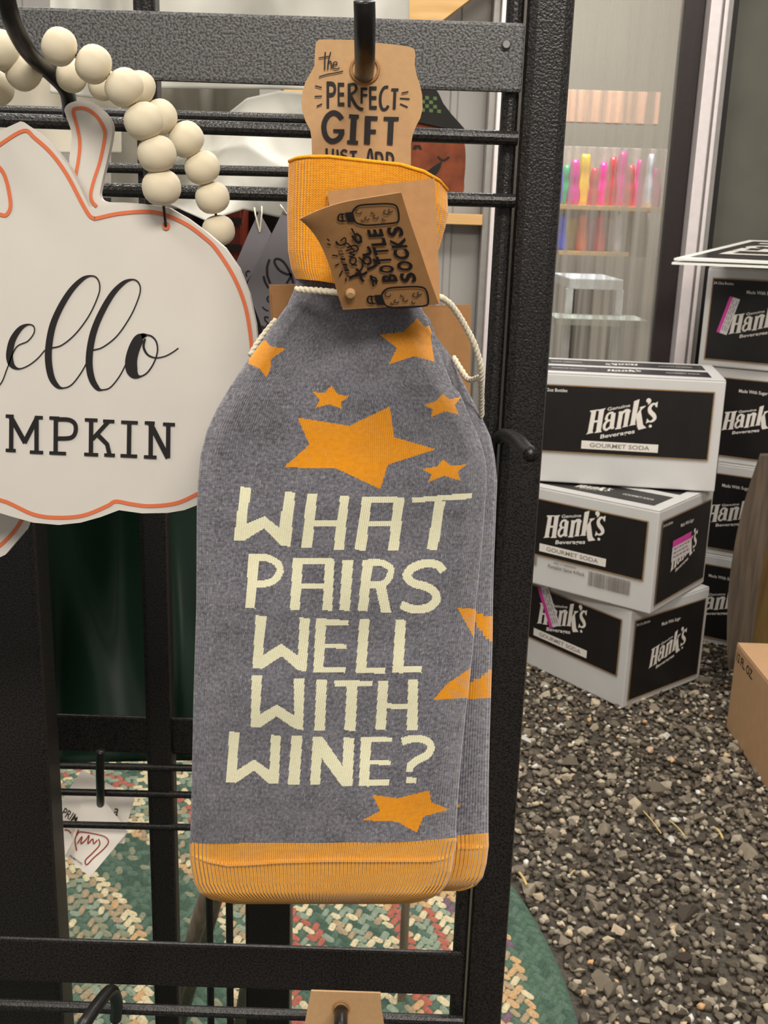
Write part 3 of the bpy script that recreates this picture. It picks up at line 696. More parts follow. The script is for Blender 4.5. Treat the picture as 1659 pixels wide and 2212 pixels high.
# straw on the gravel
for k, (p, q2, lab) in enumerate((((1122, 1885), (1138, 1912), 'flat pale straw piece nearest the green rug edge'), ((1390, 1752), (1428, 1800), 'long thin straw lying in the middle of the gravel'), ((1446, 1772), (1480, 1806), 'bent straw piece right of the long thin straw'), ((1548, 1790), (1562, 1812), 'short straw piece near the brown box'), ((1230, 1892), (1242, 1880), 'tiny straw bit on the gravel left of the long straw'))):
    a = onZ([p], .016)[0]; b_ = onZ([q2], .018)[0]; m_ = (a+b_)/2 + np.array([0, 0, .002])
    V, F = tube(smooth([a, m_, b_], 5), [.0022]*11 if k in (0, 3) else [.0012]*11, 6); setp(mesh('straw', V, F, M['straw']), lab, 'straw', 'straw bits on the gravel')

# ------------------------------------------------------------------ display rack
YR = .52; YB = .76
rack = empty('display_rack', (.03, .62, 0), 'black hammered metal display rack with flat rails and round wires', 'display rack')
def up_bar(name, px, py, wpx, Y, depth, mat, z0=.012, z1=1.75, b=.003):
    x0 = Xat(px-wpx/2, py, Y); x1 = Xat(px+wpx/2, py, Y)
    V, F = box(x0, x1, Y, Y+depth, z0, z1, b); return mesh(name, V, F, mat, rack)
def rail(name, pxa, pya, pxb, pyb, hpx, Y, depth, mat, b=.0015):
    a = P1(pxa, pya, Y); b2 = P1(pxb, pyb, Y); c = P1(pxb, pyb+hpx, Y); z1 = (a[2]+b2[2])/2; z0 = z1-(b2[2]-c[2])
    V, F = box(a[0], b2[0], Y, Y+depth, z0, z1, b); return mesh(name, V, F, mat, rack)
up_bar('post', 1119, 1106, 91, YR+.002, .022, M['rack_dark'], b=.0045)
rod_x = Xat(1108, 120, YR+.006)
V, F = tube([(rod_x, YR+.008, .012), (rod_x, YR+.008, 1.75)], .0041, 14); mesh('rod', V, F, M['rack_dark'], rack)
rod2 = Xat(315, 8, YR+.008); V, F = tube([(rod2, YR+.010, 1.06), (rod2, YR+.010, 1.75)], .0038, 14); mesh('rod', V, F, M['rack_dark'], rack)
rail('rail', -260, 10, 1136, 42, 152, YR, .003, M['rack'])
rail('rail', -260, 2022, 1003, 2056, 93, YR, .003, M['rack_dark'])  # low rail gets its shade from the darker paint colour
def wire(pts, Y, r, mat=None, name='wire'):
    p = [P1(x, y, Y) for x, y in pts]
    z = np.mean([q[2] for q in p]); p = np.array(p)
    V, F = tube(p, r, 12); return mesh(name, V, F, mat or M['rack_dark'], rack)
wire([(-260, 250), (1118, 299)], YR, .0032); wire([(-260, 396), (1112, 434)], YR, .0032)
wire([(-260, 2160), (1000, 2205)], YR, .0032)
c = P1(1093, 97, YR); V, F = tube([c, c+np.array([0, -.0022, 0])], [.0024, .0016], 12); mesh('rivet', V, F, M['steel'], rack)
# rear frame of the rack
up_bar('post', 341, 1560, 57, YB, .020, M['rack_dark'], z1=1.0, b=.004)
up_bar('post', 10, 1700, 190, .66, .03, M['rack_dark'], z1=1.0, b=.004)
rail('rail', -150, 1540, 450, 1549, 78, YB+.006, .003, M['rack_dark'])
for ya, yb_ in ((1648, 1660), (1704, 1718), (1774, 1788)): wire([(-150, ya), (450, yb_)], YB, .0028)
for ya, yb_ in ((232, 252), (352, 366)): wire([(-200, ya), (690, yb_+7)], YB, .0034)
up_bar('post', 320, 420, 46, YB+.004, .02, M['rack_dark'], z0=1.0, z1=1.6, b=.003)
up_bar('column', 578, 2040, 97, .86, .03, M['rack_dark'], z1=.55, b=.003)
for px in (453, 496):
    x_ = Xat(px, 2030, .84); V, F = tube([(x_, .84, .012), (x_, .84, .55)], .0034, 10); mesh('rod', V, F, M['rack_dark'], rack)
V, F = box(-.26, .20, .52, .56, .002+.008, .024, .004); mesh('foot', V, F, M['rack_dark'], rack)
V, F = box(-.40, -.02, .66, .90, .010, .024, .004); mesh('foot', V, F, M['rack_dark'], rack)

def hook(pts, r, label, mat=None, n=7):
    p = np.array([P1(x, y, Y) for x, y, Y in pts]); p = smooth(p, n)
    rr = np.full(len(p), r); V, F = tube(p, rr, 14); 
    return setp(mesh('display_hook', V, F, mat or M['hook'], None, True), label, 'hook', 'hooks on the rack')
hook([(786, 205, .516), (787, 178, .46), (787, 158, .40), (788, 140, .372), (788, 95, .358), (788, 40, .352), (787, 2, .350)], .0033, 'black peg hook through the bottle sock card')
hook([(152, 262, .522), (150, 225, .515), (140, 190, .495), (100, 148, .46), (62, 112, .435), (30, 55, .42), (14, 0, .412), (6, -60, .408)], .0034, 'thick black hook holding the pumpkin sign beads')
hook([(1078, 945, .522), (1092, 940, .510), (1115, 950, .480), (1136, 972, .450), (1147, 982, .438)], .0034, 'short black hook sticking out beside the right post', M['rack_dark'])
hook([(218, 1690, .762), (217, 1735, .735), (217, 1720, .715), (216, 1670, .700), (217, 1622, .695)], .0030, 'small upright hook over the white paper tags')
hook([(250, 2200, .516), (252, 2165, .50), (240, 2140, .485), (215, 2165, .465), (180, 2215, .445), (160, 2250, .44)], .0034, 'black hook below the lower flat rail at left')
hook([(737, 2212, .515), (737, 2190, .48), (737, 2178, .46), (736, 2215, .44), (736, 2260, .43)], .0034, 'black hook in front of the lowest kraft card')

# ------------------------------------------------------------------ bottle socks
Z4 = lambda p: (np.asarray(p, float)/2.1829 + np.array([400, 580]))
Z5 = lambda p: (np.asarray(p, float)/2.1829 + np.array([400, 1280]))
def RB(path, wd, n=6):
    v, f = ribbon(smooth(path, n), wd); k = len(v)//2; return np.concatenate([v[:k], v[k:][::-1]])
def W_(a): return a
LET = []   # (list of polygons)
def add4(*ps): LET.append([Z4(p) for p in ps])
def add5(*ps): LET.append([Z5(p) for p in ps])
add4([(262,1028),(311,1036),(287,1205),(375,1168),(443,1222),(470,1052),(520,1056),(496,1312),(450,1305),(373,1225),(275,1285),(228,1282)])
add4([(575,1062),(623,1064),(598,1318),(547,1315)], [(732,1072),(773,1074),(748,1328),(699,1325)], [(600,1185),(722,1188),(720,1217),(600,1214)])
add4([(835,1078),(880,1078),(852,1330),(800,1328)], [(835,1075),(1033,1078),(1033,1107),(833,1105)], [(985,1078),(1033,1078),(1006,1330),(957,1328)], [(850,1190),(985,1190),(985,1217),(850,1217)])
add4([(1070,1081),(1352,1058),(1352,1085),(1070,1105)], [(1178,1098),(1227,1095),(1190,1328),(1139,1325)])
add4([(300,1345),(349,1348),(329,1603),(284,1598)], RB([(330,1360),(390,1366),(436,1392),(446,1430),(420,1470),(375,1486),(330,1490)], 34))
add4([(508,1365),(556,1365),(540,1610),(494,1608)], [(508,1363),(703,1368),(703,1395),(508,1392)], [(660,1372),(704,1372),(693,1614),(647,1612)], [(540,1484),(660,1486),(660,1511),(540,1510)])
add4([(742,1375),(793,1376),(776,1614),(727,1612)])
add4([(838,1375),(886,1375),(860,1617),(814,1615)], RB([(862,1387),(925,1388),(966,1410),(968,1440),(945,1480),(900,1492),(866,1492)], 32), [(895,1490),(945,1490),(972,1624),(924,1622)])
add4(RB([(1218,1428),(1190,1398),(1135,1390),(1075,1410),(1045,1448),(1075,1482),(1140,1502),(1180,1532),(1180,1572),(1140,1600),(1075,1606),(1018,1585)], 40))
add5([(333,108),(383,110),(366,296),(453,240),(532,298),(540,118),(588,120),(572,373),(530,366),(455,300),(363,360),(317,354)])
add5([(617,122),(666,122),(651,374),(604,372)], [(617,124),(771,130),(770,156),(615,152)], [(640,240),(763,244),(762,264),(640,262)], [(604,350),(756,352),(754,378),(604,374)])
add5([(822,125),(869,125),(853,380),(804,378)], [(804,352),(944,354),(943,382),(804,379)])
add5([(992,128),(1041,130),(1028,380),(977,378)], [(977,350),(1117,349),(1115,378),(977,378)])
add5([(314,388),(363,392),(352,574),(433,528),(514,580),(512,404),(563,406),(556,649),(515,641),(431,584),(351,638),(309,633)])
add5([(619,409),(669,409),(658,653),(609,650)])
add5([(704,414),(883,416),(882,443),(704,441)], [(762,438),(813,438),(803,653),(751,650)])
add5([(911,416),(958,416),(946,649),(897,645)], [(1052,409),(1098,410),(1096,651),(1044,648)], [(945,523),(1055,525),(1053,549),(943,547)])
add5([(209,655),(256,659),(243,838),(325,787),(398,838),(404,671),(451,674),(441,903),(392,899),(325,840),(239,898),(192,895)])
add5([(502,674),(553,675),(539,908),(484,905)])
add5([(602,679),(648,680),(636,907),(589,905)], [(747,684),(798,685),(789,913),(739,910)], [(620,682),(650,682),(765,850),(765,912),(738,912),(628,760)])
add5([(829,682),(879,683),(866,914),(819,912)], [(829,682),(976,682),(975,705),(828,704)], [(850,793),(969,792),(968,812),(850,812)], [(819,884),(961,882),(960,910),(819,913)])
add5(RB([(1022,704),(1060,692),(1110,690),(1148,705),(1158,735),(1140,766),(1095,790),(1064,815),(1058,845)], 36), [(1045,868),(1092,874),(1086,900),(1039,896)])
STAR = [Z4([(465,938),(710,942),(920,1040),(955,925),(1183,852),(985,795),(965,650),(775,742),(530,703),(585,830)]),
        Z4([(690,552),(718,592),(774,603),(733,630),(740,662),(680,640),(616,656),(634,618),(597,580),(655,588)]),
        Z4([(1215,590),(1247,617),(1302,604),(1272,642),(1292,690),(1225,672),(1158,702),(1168,664),(1126,644),(1182,626)]),
        Z4([(1215,898),(1250,928),(1327,924),(1285,957),(1297,1000),(1220,978),(1146,1007),(1162,972),(1116,945),(1187,934)]),
        Z4([(1095,235),(1130,275),(1165,268),(1158,325),(1176,440),(1080,413),(960,452),(998,375),(918,312),(1030,298)]),
        Z4([(378,336),(402,366),(477,378),(405,425),(402,470),(385,514),(348,470),(300,450),(300,400)]),
        Z5([(883,953),(1000,970),(1152,933),(1160,990),(1247,1022),(1125,1055),(1092,1132),(1000,1080),(833,1074),(920,1030)]),
        Z5([(1284,73),(1400,78),(1400,330),(1355,200)]), Z5([(1168,507),(1235,430),(1400,320),(1400,488),(1300,500)])]
STAR2 = [Z5([(1300,60),(1390,104),(1470,108),(1470,262),(1400,190)]), Z5([(1290,470),(1440,362),(1470,350),(1470,502),(1300,500)]), Z5([(1270,990),(1308,1000),(1270,1012)]), np.array([(395, 1578), (424, 1584), (424, 1592), (395, 1598)])]

def sheet(x_l, x_r, y0, y1, nx, ny, Y0, T, E=48, topc=None, botc=None, wav=.0012, seed=1, Eb=0, ridge=None, lean=0.0):
    s = np.linspace(0, 1, nx+1); t = np.linspace(0, 1, ny+1)
    yy = y0 + (y1-y0)*t; xl = np.interp(yy, *zip(*x_l)); xr = np.interp(yy, *zip(*x_r))
    Sg, Tg = np.meshgrid(s, t)
    A_ = np.interp(t, [0, .25, 1], [0, lean, -lean])[:, None]; Gs = Sg + A_*4*Sg*(1-Sg)
    Xp = xl[:, None]*(1-Gs) + xr[:, None]*Gs
    Yp = np.repeat(yy[:, None], nx+1, 1)
    if topc is not None: Yp = Yp + (1-Tg)*np.interp(Sg, *zip(*topc))
    if botc is not None: Yp = Yp + Tg*np.interp(Sg, *zip(*botc))
    e = np.minimum(Gs, 1-Gs)*(xr-xl)[:, None]
    k = 1 - np.clip(e/E, 0, 1); d = T*(1-np.sqrt(np.clip(1-k*k, 0, 1)))
    if Eb:
        kb_ = 1 - np.clip((yy[-1]-Yp)/Eb, 0, 1); kk = np.clip(np.sqrt(k*k + kb_*kb_), 0, 1); d = T*(1-np.sqrt(np.clip(1-kk*kk, 0, 1)))
    wv = wav*(np.sin(Xp*.013+Yp*.006+seed) + .6*np.sin(Xp*.021-Yp*.011+2*seed) + .4*np.sin(Yp*.03+seed+Xp*.004))
    rg = ridge(Xp, Yp) if ridge is not None else 0
    Yf = Y0 + d + (wv - rg)*(1-k); Yk = Y0 + 2*T - d + wv*(1-k)*.5
    return Xp, Yp, Yf, Yk
def emit_sheet(root, nm, data, mat, uvs, classes=None, back=True, label=None):
    Xp, Yp, Yf, Yk = data; ny, nx = Xp.shape[0]-1, Xp.shape[1]-1
    P = np.stack([Xp.ravel(), Yp.ravel()], 1); Vf = onY(P, Yf.ravel())
    I = np.arange((ny+1)*(nx+1)).reshape(ny+1, nx+1)
    Q = np.stack([I[:-1, :-1].ravel(), I[1:, :-1].ravel(), I[1:, 1:].ravel(), I[:-1, 1:].ravel()], 1)
    ui, vi = np.meshgrid(np.arange(nx+1)*uvs[0], np.arange(ny+1)*uvs[1]); UV = np.stack([ui.ravel(), vi.ravel()], 1)
    cen = P[Q].mean(1); cls = np.zeros(len(Q), int); info = []
    for ci, (pn, pm, polys) in enumerate(classes or [], 1):
        mm = np.zeros(len(Q), bool)
        for pg in polys: mm |= inside(cen, pg)
        cls[mm] = ci; info.append((pn, pm))
    def sub(mask, name, mat_, parent, extra=None):
        q = Q[mask]
        if not len(q): return None
        u, inv = np.unique(q, return_inverse=True); f = inv.reshape(q.shape); V = Vf[u]; uvv = UV[u]
        if extra is not None:
            ev, ef, eu = extra; f = [list(a) for a in f] + [[i+len(V) for i in a] for a in ef]; V = np.concatenate([V, ev]); uvv = np.concatenate([uvv, eu])
        return mesh(name, V, f, mat_, parent, True, uvv)
    ex = None
    if back:
        st = max(1, nx//24); sr = max(1, ny//60); ci_ = sorted(set(list(range(0, nx+1, st))+[nx])); ri = sorted(set(list(range(0, ny+1, sr))+[ny]))
        Xb, Yb_, Kb = Xp[np.ix_(ri, ci_)], Yp[np.ix_(ri, ci_)], Yk[np.ix_(ri, ci_)]
        Vb = onY(np.stack([Xb.ravel(), Yb_.ravel()], 1), Kb.ravel()); J = np.arange(len(Vb)).reshape(len(ri), len(ci_))
        Fb = [(J[i, j], J[i, j+1], J[i+1, j+1], J[i+1, j]) for i in range(len(ri)-1) for j in range(len(ci_)-1)]
        ex = (Vb, Fb, UV[I[np.ix_(ri, ci_)].ravel()])
    body = sub(cls == 0, nm, mat, root, ex)
    if label: body['label'] = label
    for ci, (pn, pm) in enumerate(info, 1): sub(cls == ci, pn, pm, body)
    return body

BL = [(585, 641), (605, 641), (625, 636), (660, 620), (700, 592), (745, 560), (780, 535), (830, 500), (880, 470), (930, 447), (985, 433), (1040, 428), (1100, 425), (1300, 424), (1400, 421), (1500, 418), (1600, 416), (1700, 414), (1800, 411), (1840, 409)]
BR = [(585, 905), (640, 905), (663, 909), (692, 924), (726, 934), (747, 940), (770, 951), (832, 977), (856, 995), (900, 1014), (941, 1032), (965, 1040), (998, 1049), (1023, 1051), (1063, 1051), (1108, 1047), (1163, 1043), (1235, 1036), (1307, 1029), (1380, 1024), (1431, 1020), (1509, 1011), (1600, 1001), (1654, 996), (1727, 990), (1799, 985), (1840, 987)]
TL = [(1815, 410), (1840, 410), (1860, 411), (1880, 414), (1910, 420), (1930, 432), (1942, 452), (1949, 480), (1953, 510)]
TR = [(1810, 985), (1826, 987), (1850, 981), (1889, 975), (1916, 964), (1932, 950), (1942, 930), (1949, 905), (1953, 880)]
YS = .385
def sock(YS, dl, dr, dy, stars, letters, label, full=True, seed=1, BRx=None, TRx=None):
    sh = lambda tab, d: [(a+dy, b_+d) for a, b_ in tab]
    loc = P1(700, 1950, YS+.01)
    root = empty('bottle_sock', loc, label, 'bottle sock', 'bottle socks on the front hook')
    cl = [('star', M['star_knit'], [p]) for p in stars] + [('letter', M['letter_knit'], ps) for ps in letters]
    d = sheet(sh(BL, dl), BRx or sh(BR, dr), 588+dy, 1822+dy, 276 if full else 90, 560 if full else 200, YS, .011, 46, botc=[(0, 0), (.5, 1), (.85, -3), (1, -11)], seed=seed, lean=.085)
    emit_sheet(root, 'knit_body', d, M['grey_knit'], (.5 if full else 1.5, .55 if full else 1.5), cl)
    seamx = [(409, 1846), (420, 1850), (450, 1862), (490, 1870), (530, 1869), (600, 1864), (700, 1861), (850, 1861), (930, 1861), (960, 1855), (985, 1842)]
    def rdg(X, Y):
        ys_ = np.interp(X-dl, *zip(*seamx)) + dy; a = (Y-ys_)
        return .0016*np.exp(-(a/3.0)**2) + .0010/(1+np.exp(-a/2.5))
    d = sheet(sh(TL, dl), TRx or sh(TR, dr), 1820+dy, (1953 if full else 1935)+dy, 138 if full else 90, 66 if full else 40, YS-.0002, .011, 46, topc=[(0, 0), (.5, 1), (.85, -3), (1, -11)], seed=seed, Eb=26, ridge=rdg, wav=.0006)
    emit_sheet(root, 'toe_band', d, M['toe_knit'], (.5 if full else .8, .7))
    if full:
        cL = [(338, 625), (350, 623), (450, 620), (540, 622), (580, 629), (603, 639)]; cR = [(338, 966), (400, 968), (440, 962), (500, 948), (560, 925), (603, 906)]
        d = sheet(cL, cR, 338, 602, 84, 66, YS-.006, .016, 60, topc=[(0, 10), (.05, 3), (.12, 0), (.25, 0), (.45, 8), (.7, 17), (.85, 32), (.95, 52), (1, 72)], botc=[(0, 0), (.2, 5), (.4, 14), (1, 20)], seed=3, wav=.001)
        emit_sheet(root, 'cuff', d, M['cuff_knit'], (.62, .8), None)
        rim = np.array([P1(x, y, Y) for x, y, Y in zip(d[0][0], d[1][0], d[2][0])]); rim = np.concatenate([rim, [P1(x, y, Y) for x, y, Y in zip(d[0][0][::-4], d[1][0][::-4]+1, d[3][0][::-4])]])
        V, F = tube(rim, .0006, 8); mesh('cuff_rim', V, F, M['cuff_plain'], root, True)
    return root
sock(YS, 0, 0, 0, STAR, LET, 'grey and orange bottle sock in front, reading WHAT PAIRS WELL WITH WINE?', True, 1)
BR2 = [(578, 900), (663, 905), (692, 930), (726, 941), (770, 974), (817, 995), (855, 1015), (907, 1042), (946, 1060), (991, 1069), (1045, 1074), (1127, 1071), (1226, 1067), (1307, 1065), (1400, 1064), (1500, 1061), (1600, 1058), (1690, 1056), (1799, 1055), (1840, 1056)]
TR2 = [(1800, 1055), (1835, 1056), (1871, 1051), (1898, 1043), (1915, 1028), (1921, 1012), (1925, 995)]
def shy(tab, d): return [(a+d, b_) for a, b_ in tab]
sock(.4135, 6, 0, -10, STAR2, [], 'second bottle sock, mostly hidden behind the lettered one', False, 2, BR2, shy(TR2, 0))

# ------------------------------------------------------------------ hanger cards and tags
def card_obj(outline, Y, th, name, root, mat, n=4, closed_smooth=True):
    o = smooth(outline, n, True) if closed_smooth else np.asarray(outline, float)
    f = onY(o, Y); V, F = slab(f, f + np.array([0, th, 0])); return mesh(name, V, F, mat, root)
def arc(c, r, a0, a1, n=10): q = np.radians(np.linspace(a0, a1, n)); return [(c[0]+r*math.cos(x), c[1]+r*math.sin(x)) for x in q]
CO = [(682, 92), (688, 86), (700, 85), (760, 86), (810, 92), (850, 96), (885, 101), (894, 105), (897, 114), (896, 140), (900, 162), (907, 182), (912, 205), (913, 235), (908, 255), (899, 272), (892, 290), (888, 310), (887, 400), (678, 400), (674, 340), (673, 300), (670, 280), (660, 262), (653, 240), (651, 220), (654, 196), (660, 176), (672, 156), (679, 142), (680, 115)]
YC = .399
cardr = empty('hanger_card', P1(780, 360, YC), 'kraft card printed THE PERFECT GIFT, JUST ADD on the peg hook', 'card', 'kraft hanger cards')
card_obj(CO, YC, .0012, 'card', cardr, M['kraft'], closed_smooth=False)
def z7(p): return np.asarray(p, float)/5.53 + np.array([640, 60])
pr = []
def LQ(ch, x0, x1, yt, yb, bold=.02, sl=0, dy=0): pr.append(textquad(ch, z7([(x0+sl, yt), (x1+sl, yt+dy), (x1, yb+dy), (x0, yb)]), bold))
for ch, x0, x1, yt, yb in (('P', 362, 478, 640, 962), ('E', 495, 575, 655, 935), ('F', 768, 850, 715, 905), ('E', 872, 962, 700, 975)): LQ(ch, x0, x1, yt, yb, .01)
def ST7(path, wd): v, f = ribbon(smooth(z7(path), 5), wd/5.53); pr.append((v, f))
ST7([(632, 665), (632, 945)], 36); ST7([(632, 680), (690, 672), (715, 710), (700, 760), (640, 800)], 30); ST7([(645, 800), (700, 910), (750, 960), (800, 975)], 36)
ST7([(1100, 705), (1050, 715), (1010, 790), (1005, 900), (1030, 970), (1070, 970), (1102, 930)], 32); ST7([(1180, 730), (1170, 972)], 34); ST7([(1135, 738), (1222, 738)], 30)
# GIFT, heavy slab letters
ST7([(545, 1090), (500, 1035), (440, 1015), (380, 1050), (340, 1120), (330, 1200), (350, 1290), (400, 1345), (460, 1350), (520, 1310), (548, 1245)], 62); ST7([(442, 1232), (575, 1232)], 42)
ST7([(690, 1040), (672, 1380)], 72); ST7([(630, 1055), (748, 1062)], 46); ST7([(608, 1365), (738, 1372)], 46)
ST7([(858, 1055), (845, 1392)], 72); ST7([(825, 1078), (972, 1082)], 50); ST7([(850, 1238), (952, 1240)], 48)
ST7([(1135, 1070), (1118, 1398)], 68); ST7([(1045, 1085), (1225, 1088)], 44)
# JUST ADD
ST7([(362, 1440), (362, 1540), (345, 1580)], 28); ST7([(440, 1445), (440, 1530), (470, 1570), (495, 1530), (490, 1455)], 26)
ST7([(608, 1480), (570, 1460), (540, 1490), (555, 1520), (600, 1545), (600, 1590)], 26); ST7([(640, 1482), (728, 1480)], 26); ST7([(682, 1480), (682, 1600)], 28)
ST7([(850, 1600), (872, 1470), (895, 1465), (915, 1600)], 26); ST7([(955, 1480), (955, 1610)], 28); ST7([(955, 1490), (1010, 1500), (1030, 1560), (1020, 1620)], 26)
ST7([(1085, 1480), (1085, 1620)], 28); ST7([(1085, 1492), (1135, 1505), (1158, 1560), (1150, 1620)], 26)
# the + rays
ST7([(348, 290), (342, 400), (340, 505)], 16); ST7([(268, 362), (330, 352), (400, 340)], 14); ST7([(412, 290), (385, 400), (378, 500)], 15); ST7([(380, 440), (405, 400), (420, 430), (418, 490)], 14); ST7([(440, 450), (485, 440), (480, 410), (445, 420), (440, 480), (480, 492), (520, 478)], 13); ST7([(272, 588), (370, 558), (470, 540), (560, 520)], 15)
for a, b2 in (((225, 695), (305, 715)), ((220, 822), (308, 818)), ((245, 940), (310, 910)), ((1258, 782), (1340, 765)), ((1238, 842), (1355, 850)), ((1240, 908), (1332, 948))): ST7([a, ((a[0]+b2[0])/2, (a[1]+b2[1])/2), b2], 17)
v, f = flat(pr); mesh('printed_words', stack(onY(v, YC-.0004), f, (0, -8e-6, 0)), f, M['ink'], cardr)
ringp = np.array([P1(*q, YC-.0006) for q in arc((788, 150), 30, 0, 360, 25)]); V, F = tube(ringp, .0005, 6, False); mesh('eyelet', V, F, M['kraft2'], cardr)
c2 = empty('hanger_card', P1(790, 360, .428), 'second kraft hanger card behind the printed one', 'card', 'kraft hanger cards')
CO2 = [(x*.93+62, y*.93+18) for x, y in CO]
card_obj(CO2, .428, .0012, 'card', c2, M['kraft'], closed_smooth=False)
c3 = empty('hanger_card', P1(740, 2200, .455), 'kraft card at the bottom edge on the lowest hook', 'card', 'kraft hanger cards')
card_obj([(672, 2141), (822, 2146), (824, 2180), (832, 2230), (836, 2320), (650, 2320), (655, 2230), (664, 2180)], .455, .0012, 'card', c3, M['kraft'], closed_smooth=False)
ringp = np.array([P1(*q, .4544) for q in arc((737, 2180), 17, 0, 360, 25)]); V, F = tube(ringp, .0005, 6, False); mesh('eyelet', V, F, M['kraft2'], c3)

# folded tag: front cover swings out towards the viewer at its top
z4b = lambda p: np.asarray(p, float)/4.1475 + np.array([600, 320])
tag = empty('hang_tag', P1(845, 662, .366), 'folded kraft hang tag printed BOTTLE SOCKS, tied in front of the neck', 'hang tag', 'kraft hang tags')
B0 = P1(740, 668, .367); B1 = P1(949, 656, .367); TF = P1(866, 416, .345)
nF = np.cross(B1-B0, TF-B0); nF /= np.linalg.norm(nF); nF = nF if nF[1] < 0 else -nF
frt = [(200, 545), (500, 480), (800, 438), (1105, 398), (1180, 640), (1270, 900), (1360, 1170), (1442, 1394), (1150, 1412), (860, 1430), (582, 1446), (535, 1300), (480, 1110), (410, 920), (320, 735)]
FP = onPlane(z4b(frt), B0, nF)
TLc = z4b([(200, 545)])[0]
def curl(p): return (.006*np.clip(1-np.hypot(p[:, 0]-TLc[0], p[:, 1]-TLc[1])/120, 0, 1)**2)[:, None]*nF
lf = smooth(np.array([frt[0], frt[14], frt[13], frt[12], frt[11], frt[10]]), 4); rt = smooth(np.array(frt[3:8]), 5); k_ = np.linspace(0, 1, 41)
rt = np.stack([np.interp(k_, np.linspace(0, 1, len(rt)), rt[:, i]) for i in range(2)], 1); lf = np.stack([np.interp(k_, np.linspace(0, 1, len(lf)), lf[:, i]) for i in range(2)], 1)
gp = z4b(np.array([lf*(1-u)+rt*u for u in np.linspace(0, 1, 29)]).reshape(-1, 2)); G0 = onPlane(gp, B0, nF) + curl(gp); J_ = np.arange(len(gp)).reshape(29, 41); n_ = len(gp)
Fq = [(J_[i, j], J_[i+1, j], J_[i+1, j+1], J_[i, j+1]) for i in range(28) for j in range(40)]
rim_ = list(J_[:, 0]) + list(J_[-1, 1:]) + list(J_[::-1, -1][1:]) + list(J_[0, ::-1][1:-1])
Fq = Fq + [tuple(k+n_ for k in f_[::-1]) for f_ in Fq] + [(rim_[k], rim_[(k+1) % len(rim_)], rim_[(k+1) % len(rim_)]+n_, rim_[k]+n_) for k in range(len(rim_))]
cover = mesh('front_cover', np.concatenate([G0, G0 - nF*.0005]), Fq, M['kraft2'], tag)
TB = P1(939, 385, .3775); nB = np.cross(B1-B0, TB-B0); nB /= np.linalg.norm(nB); nB = nB if nB[1] < 0 else -nB
BP = onPlane(z4b([(445, 385), (760, 345), (1080, 308), (1405, 270), (1425, 640), (1440, 1020), (1452, 1394), (582, 1446), (520, 1000), (470, 600)]), B0, nB)
V, F = slab(BP, BP - nB*.0005); mesh('back_cover', V, F, M['kraft2'], tag)
tp = []; tp2 = []
def TS(path, wd, dst=None): v, f = ribbon(smooth(z4b(path), 5), wd/4.1475); (tp if dst is None else dst).append((v, f))
def TQ(ch, tl, tr, br, bl, bold=.02, dst=None):  # sideways letters: quad in reading order
    v, f = textquad(ch, z4b([tl, tr, br, bl]), bold); (tp if dst is None else dst).append((v, f))
# SOCKS reads upward along the right edge, BOTTLE beside it
for ch, a, b2 in (('S', (1100, 1170, 1250, 1190), (1105, 1120)),): pass
def LAD(word, p0, p1, wd, hgt, bold, gap=.08, dst=None):
    """letters climbing from p0 to p1, tops turned to the left"""
    p0 = np.array(p0, float); p1 = np.array(p1, float); n = len(word); d = (p1-p0)/n; ln = np.linalg.norm(d); u = d/ln; t = np.array([-1.0, .06]); t /= np.linalg.norm(t)
    for i, ch in enumerate(word):
        if ch == ' ': continue
        a = p0 + d*(i+gap); b2 = p0 + d*(i+1-gap)
        TQ(ch, a+t*hgt, b2+t*hgt, b2, a, bold, dst)
LAD('SOCKS', (1252, 1205), (1108, 690), 0, 140, .035)
LAD('BOTTLE', (1080, 1200), (930, 715), 0, 135, .035)
TS([(800, 1085), (880, 1045), (855, 990)], 24); TS([(790, 1040), (765, 1005), (785, 975), (825, 985), (830, 1025), (795, 1040)], 20); TS([(760, 960), (830, 935), (805, 880)], 24)
TS([(640, 1165), (690, 1140), (760, 1130), (800, 1110)], 24); TS([(700, 1080), (735, 1110), (745, 1160), (770, 1195)], 22); TS([(690, 1135), (750, 1080), (760, 1020), (725, 975)], 14)
TS([(660, 1050), (700, 1020), (690, 980), (650, 990), (655, 1030), (710, 1050)], 13); TS([(640, 975), (690, 955), (640, 940), (690, 925)], 12); TS([(620, 890), (690, 870), (720, 900), (690, 920), (620, 850), (560, 870), (520, 830)], 13); TS([(610, 920), (670, 895)], 12)
TS([(560, 830), (600, 800), (610, 840), (590, 870)], 12); TS([(520, 840), (545, 865)], 18)
LAD('PRIMITIVES', (660, 1150), (575, 905), 0, 40, .015)
for a, b2 in (((660, 715), (705, 795)), ((858, 1235), (845, 1160))): TS([a, ((a[0]+b2[0])/2, (a[1]+b2[1])/2), b2], 15)
TS([(668, 780), (715, 840), (755, 825)], 26); TS([(700, 760), (740, 790), (745, 830)], 22); TS([(835, 1135), (845, 1175), (895, 1190)], 26); TS([(840, 1150), (880, 1165), (880, 1215)], 16)
for a, b2 in (((443, 800), (463, 822)), ((445, 852), (475, 868)), ((488, 958), (538, 968)), ((512, 1055), (550, 1036)), ((552, 1148), (580, 1095)), ((608, 1165), (612, 1195))): TS([a, ((a[0]+b2[0])/2, (a[1]+b2[1])/2), b2], 12)
